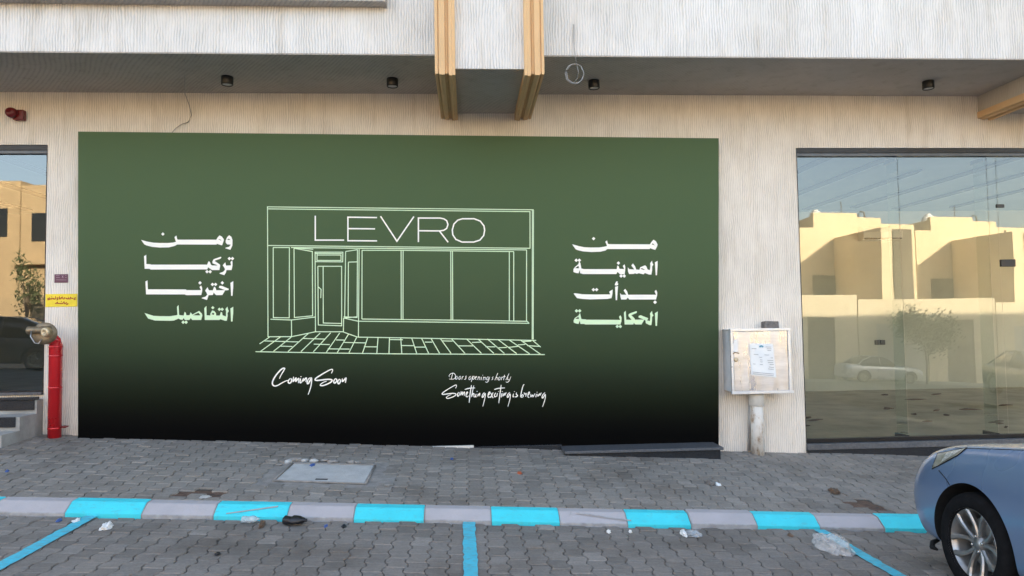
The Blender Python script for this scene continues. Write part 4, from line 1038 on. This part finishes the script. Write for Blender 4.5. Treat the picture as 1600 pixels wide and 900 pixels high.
# ------------------------------------------------------------------ across the street (seen in the glass)
def pal(px): d = ray(px, 500); return d.x/d.y
YH, YBAY, YWALL = -19.9, -15.6, -14.2
def house_a(x0, lab):
    """house with a projecting box and a walled yard; x0 = left end"""
    h = thing('townhouse', lab, 'house', (x0, YH, sx(x0)), 'houses across the street')
    W = 6.45
    def ch(name, bm, m, via=None):
        return obj(name, bm, m, via or h)
    bm = B(); box(bm, 0, W, -8, 0, -1, 7.0); prism(bm, [(0.9, 7.0), (0.9, 7.75), (3.3, 7.7), (3.3, 7.5), (4.6, 7.45), (4.6, 7.15), (W, 7.1), (W, 7.0)], 'y', -.3, -.02)
    ch('wall', bm, M['house'])
    bm = B(); box(bm, .9, 1.2, -6, -.31, 6.9, 7.6); ch('parapet', bm, M['house'])
    bm = B(); box(bm, 2.0, 3.5, .002, 4.3, 2.5, 6.4, .01); ch('projecting_room', bm, M['house'])
    bm = B(); box(bm, 2.56, 3.49, 4.302, 4.33, 2.6, 6.3)
    for k in range(16): box(bm, 2.56, 3.49, 4.332, 4.35, 2.62+k*.23, 2.62+k*.23+.19)
    ch('cladding', bm, M['clad'])
    bm = B(); box(bm, .75, 1.99, .002, .04, 2.85, 4.4); ch('window', bm, M['clad'])
    bm = B(); box(bm, .6, 1.99, .002, .6, 2.5, 2.8); ch('window_ledge', bm, M['house'])
    bm = B(); box(bm, 5.0, 5.06, .002, .07, 1.0, 7.0); ch('downpipe', bm, M['clad'])
    tk = Matrix.Translation((1.75, -1.5, 7.2))
    bm = B(); lathe(bm, [(0, 0), (.30, 0), (.34, .1), (.34, .62), (.28, .78), (.16, .86), (.16, .92), (0, .92)], tk, 20); tkp = ch('water_tank', bm, M['tank'])
    bm = B(); lathe(bm, [(.345, .22), (.352, .25), (.345, .28)], tk, 20); lathe(bm, [(.345, .46), (.352, .49), (.345, .52)], tk, 20); ch('tank_band', bm, M['galv'], tkp)
    bm = B(); box(bm, 2.3, 2.75, -1.9, -1.5, 7.2, 7.85); ch('rooftop_unit', bm, M['cab'])
    bm = B(); tube(bm, [(3.0, -1, 7.0), (3.0, -1, 8.5)], .02, 6); ch('antenna', bm, M['clad'])
    bm = B(); tube(bm, [(3.9, -1, 7.0), (3.92, -1, 7.75), (4.05, -1, 7.95), (4.25, -1, 7.9), (4.3, -1, 7.5)], .035, 6); ch('vent_pipe', bm, M['clad'])
    yb_, yf_ = YWALL-YH-.2, YWALL-YH
    bm = B(); box(bm, 0, .8, yb_, yf_, -1, 2.95); box(bm, 3.2, 4.1, yb_, yf_, -1, 2.95); box(bm, 5.4, W, yb_, yf_, -1, 2.95); box(bm, .8, 3.2, yb_, yf_, 1.85, 2.95); box(bm, 4.1, 5.4, yb_, yf_, 1.95, 2.95)
    ch('boundary_wall', bm, M['house_brick'])
    bm = B(); box(bm, .803, 3.197, yb_+.05, yf_-.08, -1, 1.847); ch('garage_door', bm, M['door_grey'])
    bm = B(); box(bm, 4.103, 5.397, yb_+.05, yf_-.08, -1, 1.947); ch('gate', bm, M['clad'])
    return h
def house_b(x0, lab):
    h = thing('townhouse', lab, 'house', (x0, YH, sx(x0)), 'houses across the street')
    W = 6.45
    def ch(name, bm, m, via=None): return obj(name, bm, m, via or h)
    bm = B(); box(bm, 0, W, -8, 3.0, -1, 7.5); ch('wall', bm, M['house_tan'])
    for xx in (.5, 2.1, 3.8, 5.2):
        bm = B(); box(bm, xx, xx+.72, 3.002, 3.03, 4.9, 6.2); ch('window', bm, M['win_dark'])
    bm = B(); box(bm, 4.4, 5.6, 3.002, 3.03, 1.9, 3.6); ch('window', bm, M['win_dark'])
    bm = B(); box(bm, 0, 4.0, 3.002, 3.5, 3.8, 4.0); ch('window_ledge', bm, M['house_tan'])
    bm = B(); box(bm, 0, 2.1, YWALL-YH-.2, YWALL-YH, -1, 2.2); box(bm, 5.4, W, YWALL-YH-.2, YWALL-YH, -1, 2.2); box(bm, 2.1, 5.4, YWALL-YH-.2, YWALL-YH, 1.9, 2.2); ch('boundary_wall', bm, M['house_tan'])
    bm = B(); box(bm, 2.103, 5.397, YWALL-YH-.15, YWALL-YH-.08, -1, 1.897); ch('garage_door', bm, M['clad'])
    return h
HK = 1.27                                # the row stands well back, beyond the street
def settle(o, xo):
    o.scale = (HK, HK, HK); o.location = (xo*HK, 17-(17-YH)*HK, -.034*xo*HK+1.6-1.6*HK+.1)
ha = house_a(17.5, 'cream house across the street with projecting upper room and roof tank'); settle(ha, 17.5)
hbs = house_b(-27.0, 'tan flat roofed house across the street with small dark windows'); settle(hbs, -27.0)
for k in (-2, -1, 1, 2, 3):
    settle(copy_tree(ha), 17.5+6.5*k)
for k in (-2, -1, 1, 2, 3):
    settle(copy_tree(hbs), -27.0+6.5*k)

def tree(x, y, h_, r, seed, lab):
    t_ = thing('street_tree', lab, 'tree', (x, y, sx(x)+fall(y))) ; rr = random.Random(seed); nl = 5200 if r > .6 else 700
    bm = B(); tube(bm, [(0, 0, -.1), (.03, .02, h_*.25), (-.03, 0, h_*.5), (.02, .03, h_*.68)], [.07, .06, .05, .035], 8)
    tips = []
    for k in range(9):
        a = k*2.4; e = Vector((math.cos(a)*r*.75, math.sin(a)*r*.75, h_*(.62+.33*rr.random())))
        tube(bm, [(0, .01, h_*(.42+.02*k)), e*.5+Vector((0, 0, h_*.3)), e], [.03, .02, .008], 6); tips.append(e)
    obj('trunk', bm, M['bark'], t_)
    bm = B()
    for k in range(nl):
        c_ = rr.choice(tips); p_ = c_+Vector((rr.gauss(0, r*.30), rr.gauss(0, r*.30), rr.gauss(0, h_*.09)))
        s_ = rr.uniform(.04, .09); n_ = Vector((rr.gauss(0, 1), rr.gauss(0, 1), rr.gauss(0, 1))).normalized(); u_ = n_.orthogonal().normalized(); v_ = n_.cross(u_)
        bm.faces.new([bm.verts.new(p_+q_) for q_ in (u_*s_*1.6, v_*s_*.6, -u_*s_*1.6, -v_*s_*.6)])
    obj('crown', bm, M['leaf'], t_)
    return t_
tree(pal(1447)*37.5, 17-37.5, 3.9, 1.15, 3, 'small young tree on the far pavement, mirrored in the right glass')
tree(pal(40)*36, 17-36, 4.5, .5, 8, 'leaning young tree on the far pavement, mirrored in the left glass')

# other parked cars, mirrored in the glass
def repaint(root, mat):
    for o in [root]+list(root.children):
        if o.type != 'MESH': continue
        o.data = o.data.copy()
        for i, m_ in enumerate(o.data.materials):
            if m_ == M['blue_paint']: o.data.materials[i] = mat
def other(x, y, rz, mat, lab):
    c_ = copy_tree(car); repaint(c_, mat); c_['label'] = lab; c_.location = (x, y, sx(x)+fall(y)); c_.rotation_euler = (0, 0, 0)
    n = Vector((-SLOPE, 0, 1)).normalized(); q_ = Vector((0, 0, 1)).rotation_difference(n)
    c_.rotation_mode = 'QUATERNION'; c_.rotation_quaternion = q_ @ Matrix.Rotation(rz, 3, 'Z').to_quaternion(); return c_
other(pal(1371)*38, 17-38, R(-90), M['silver_paint'], 'silver saloon car parked across the street, mirrored in the right glass')
other(-13.2, -3.6, R(75), M['dark_paint'], 'dark grey car standing on the road, mirrored in the left glass')
other(17.6, -4.0, R(10), M['dark_paint'], 'dark grey car standing on the road, mirrored at the right edge of the right glass')

# ------------------------------------------------------------------ manhole, dirt and litter
up = Vector((0, 0, 1))
mh = thing('manhole_cover', 'pale square manhole cover set in a mortar surround on the pavement', 'manhole cover', (mcx, mcy, gz(mcx, mcy)))
def slab(bm, quad, z0, z1, jit=0, seed=1):
    rr = random.Random(seed); n = len(quad)
    A = [bm.verts.new((x, y, gz(x, y)+z1+rr.gauss(0, jit))) for x, y in quad]; D = [bm.verts.new((x, y, gz(x, y)+z0)) for x, y in quad]
    bm.faces.new(A); bm.faces.new(D[::-1])
    for i in range(n): bm.faces.new((A[i], D[i], D[(i+1) % n], A[(i+1) % n]))
q4 = [(p.x, p.y) for p in MH]
def grow(qd, k): return [(mcx+(x-mcx)*k, mcy+(y-mcy)*k) for x, y in qd]
bm = B()
xs_ = [mcx-.66+1.32*i/30 for i in range(31)]; ys_ = [mcy-.56+1.12*i/26 for i in range(27)]
sheet(bm, xs_, ys_, lambda x, y: gz(x, y)-.006+.010*noise.noise((x*5, y*5, 2))+.004*noise.noise((x*19, y*19, 4)))
child('surround', bm, M['mortar'], mh, True)
bm = B(); slab(bm, q4, -.02, .004); bmesh.ops.bevel(bm, geom=bm.edges[:], offset=.004, segments=1, affect='EDGES'); lid = child('lid', bm, M['concrete_lid'], mh)
bm = B(); 
for i in range(4):
    a_, b_ = Vector(grow(q4, 1.035)[i]), Vector(grow(q4, 1.035)[(i+1) % 4])
    tube(bm, [(a_.x, a_.y, gz(*a_)+.004), (b_.x, b_.y, gz(*b_)+.004)], .009, 6)
child('rim', bm, M['mortar'], mh)
pa, pb = PG(493, 749.5), PG(512, 749.8)
bm = B(); slab(bm, [(pa.x, pa.y-.018), (pb.x, pb.y-.018), (pb.x, pb.y+.018), (pa.x, pa.y+.018)], .0, .0062); child('handle_slot', bm, M['dark'], mh, via=lid)
# broken mortar lumps behind the cover
rr = random.Random(12)
def lump(bm, c, r, seed, flat=.55):
    r_ = random.Random(seed); s_ = bmesh.ops.create_icosphere(bm, subdivisions=2, radius=1)
    sx_, sy_, sz_ = r*r_.uniform(.7, 1.4), r*r_.uniform(.6, 1.1), r*flat
    for v in s_['verts']:
        k = 1+.35*noise.noise(v.co*1.8+Vector((seed*3.1, 0, 0)))
        v.co = Vector((c[0]+v.co.x*sx_*k, c[1]+v.co.y*sy_*k, c[2]+v.co.z*sz_*k))
for k, (px, py, r) in enumerate(((428, 720, .04), (450, 722, .05), (462, 719, .06), (476, 720, .045), (490, 721, .055), (507, 720, .04), (520, 722, .05), (548, 723, .05), (558, 723, .035), (437, 727, .03), (606, 759, .03))):
    p = PG(px, py); bm = B(); lump(bm, (p.x, p.y, gz(p.x, p.y)+.006), r, k, .4)
    tag(obj('mortar_lump', bm, M['mortar' if k not in (1, 3, 4) else 'concrete_lid'], None, True), 'rough lump of broken mortar beside the pale manhole cover', 'rubble', 'mortar lumps round the manhole')
bm = B(); p = PG(312, 771); sheet(bm, [p.x-.3+.6*i/24 for i in range(25)], [p.y-.13+.26*i/12 for i in range(13)], lambda x, y: gz(x, y)-.013+.008*noise.noise((x*14, y*14, 1))); struct('bare_earth', bm, M['soil'], True)
bm = B(); p = PG(1340, 786); sheet(bm, [p.x-.24+.48*i/20 for i in range(21)], [p.y-.2+.4*i/16 for i in range(17)], lambda x, y: gz(x, max(y, YK1+.01))-.012+.010*noise.noise((x*13, y*13, 5))); struct('bare_earth', bm, M['soil'], True)

def PR(px, py):
    if py < 798+.02*px: return PG(px, py)
    d = ray(px, py); t = CAMZ/(-d.z+SLOPE*d.x); return CAM+d*t
def crumple(px, py, wpx, hpx, mat, name, lab, cat, seed, hgt=.03, road=True, res=18, spiky=.5):
    py = max(py, 806+.02*px+5+hpx/2) if py > 798+.02*px else py; wpx *= .8
    a_, b_ = PR(px-wpx/2, py), PR(px+wpx/2, py); f_, n_ = PR(px, py-hpx/2), PR(px, py+hpx/2); hgt *= .62
    cx, cy = (a_.x+b_.x)/2, (f_.y+n_.y)/2; rx, ry = (b_.x-a_.x)/2, abs(f_.y-n_.y)/2
    bm = B(); s_ = bmesh.ops.create_icosphere(bm, subdivisions=4, radius=1)
    for v in s_['verts']:
        n = v.co.copy(); k = 1+spiky*noise.noise(n*1.7+Vector((seed, 0, 0)))+spiky*.55*noise.noise(n*4.2+Vector((0, seed, 0)))+spiky*.2*noise.noise(n*9+Vector((0, 0, seed)))
        z = max(0, n.z)*k
        v.co = Vector((cx+n.x*rx*k, cy+n.y*ry*k, gz(cx+n.x*rx, cy+n.y*ry)+.003+z*hgt))
    return tag(obj(name, bm, mat, None, True), lab, cat)
crumple(1303, 857, 58, 26, M['bag'], 'plastic_bag', 'crumpled thin white plastic bag lying on the right turquoise bay line', 'bag', 2.3, .15, spiky=.34)
crumple(409, 808, 9, 7, M['litter_brown'], 'brown_wrapper', 'small brown wrapper at the kerb between the clear and black bottles', 'litter', 1.4, .05)
crumple(167, 825.5, 17, 8, M['litter_white'], 'paper_scrap', 'white crumpled paper scrap on the bay paving beside the left line', 'litter', 6.6, .05, spiky=.7)
crumple(119, 813.5, 11, 5, M['litter_white'], 'paper_scrap', 'small white paper scrap lying on the top end of the left line', 'litter', 3.2, .03, spiky=.7)
crumple(92, 814.5, 9, 4, M['litter_blue'], 'bottle_cap', 'blue plastic bottle cap left of the left bay line', 'litter', 4.2, .03, spiky=.2)
crumple(11, 738, 7, 2, M['litter_blue'], 'blue_scrap', 'blue plastic scrap on the pavement at the left edge', 'litter', 4.9, .03, spiky=.4)
crumple(488, 727.5, 10, 4, M['litter_blue'], 'blue_scrap', 'faint blue scrap lying on the pale manhole cover', 'litter', 7.9, .02, spiky=.4)
crumple(706, 717.5, 6, 3, M['litter_blue'], 'blue_scrap', 'tiny blue scrap on the pavement under the drawing', 'litter', 9.9, .02, spiky=.4)
crumple(509, 812, 9, 4, M['litter_blue'], 'blue_scrap', 'small blue scrap at the kerb right of the black bottle', 'litter', 2.9, .02, spiky=.4)
crumple(537, 813.5, 9, 4, M['black_cloth'], 'dark_scrap', 'small dark scrap at the kerb foot before the third turquoise block', 'litter', 3.9, .025, spiky=.5)
crumple(812, 740, 10, 4, M['litter_orange'], 'orange_scrap', 'orange scrap on the pavement below the small slogan', 'litter', 5.5, .025, spiky=.4)
crumple(340, 866.5, 12, 4, M['black_cloth'], 'dark_stick', 'short black stick on the bay paving', 'litter', 5.9, .02, spiky=.3)
crumple(951, 824, 8, 4, M['litter_white'], 'paper_scrap', 'tiny white scrap at the kerb below the scuffed white block', 'litter', 6.1, .025, spiky=.5)
crumple(985, 825.5, 6, 3, M['litter_white'], 'paper_scrap', 'tiny white scrap at the kerb below the fifth turquoise block', 'litter', 6.5, .025, spiky=.5)
crumple(1082, 822, 28, 7, M['clear'], 'plastic_wrap', 'clear plastic wrapper at the kerb under the white block', 'litter', 7.4, .05, spiky=.5)
crumple(1068, 819.5, 9, 7, M['litter_white'], 'paper_scrap', 'white crumpled scrap at the end of the turquoise kerb block', 'litter', 7.7, .05, spiky=.5)
crumple(1235, 826.5, 9, 4, M['litter_brown'], 'pebble', 'brown pebble at the foot of the right turquoise kerb block', 'stone', 8.3, .03, spiky=.3)
crumple(1110, 756, 16, 6, M['stone'], 'stone', 'grey brown stone on the pavement before the meter cabinet', 'stone', 8.4, .05, spiky=.3)
crumple(1122, 758, 10, 4, M['paper'], 'pale_scrap', 'pale scrap beside the grey brown stone on the pavement', 'litter', 8.9, .03, spiky=.5)
crumple(1304, 769, 16, 6, M['litter_brown'], 'dry_leaf', 'curled brown leaf beside the bare earth patch', 'leaf', 9.3, .05, spiky=.7)
crumple(320, 777, 20, 5, M['concrete_lid'], 'pale_scrap', 'pale flattened scrap on the pavement left of the manhole', 'litter', 9.6, .012, spiky=.5)

def bottle(px, py, ln, rad, ang, mat, lab, seed):
    p = PR(px, py); bm = B()
    prof = [(0, 0), (rad*.8, .004), (rad, .012), (rad, ln*.3), (rad*.9, ln*.36), (rad, ln*.42), (rad, ln*.70), (rad*.55, ln*.88), (rad*.36, ln*.92), (rad*.36, ln), (0, ln)]
    lathe(bm, prof, Matrix.Identity(4), 20)
    bmesh.ops.subdivide_edges(bm, edges=bm.edges[:], cuts=1)
    Mx_ = Matrix.Translation((p.x, p.y, sx(p.x))) @ Matrix.Rotation(ang, 4, 'Z') @ Matrix.Rotation(R(90), 4, 'Y') @ Matrix.Translation((0, 0, -ln/2))
    for v in bm.verts:
        k = 1+.30*noise.noise(v.co*28+Vector((seed, 0, 0))); v.co.x *= k; v.co.y *= k
        v.co.x *= .68; v.co = Mx_ @ v.co
    zmin = min(v.co.z-sx(v.co.x) for v in bm.verts)
    for v in bm.verts: v.co.z -= zmin-.003
    tag(obj('crushed_bottle', bm, mat, None, True), lab, 'bottle')
bottle(461, 820.5, .185, .046, R(-6), M['black_cloth'], 'crushed black plastic bottle lying at the kerb foot', 3.3)
bottle(391, 818, .135, .036, R(8), M['clear'], 'clear crushed plastic bottle lying at the kerb left of the black one', 6.3)
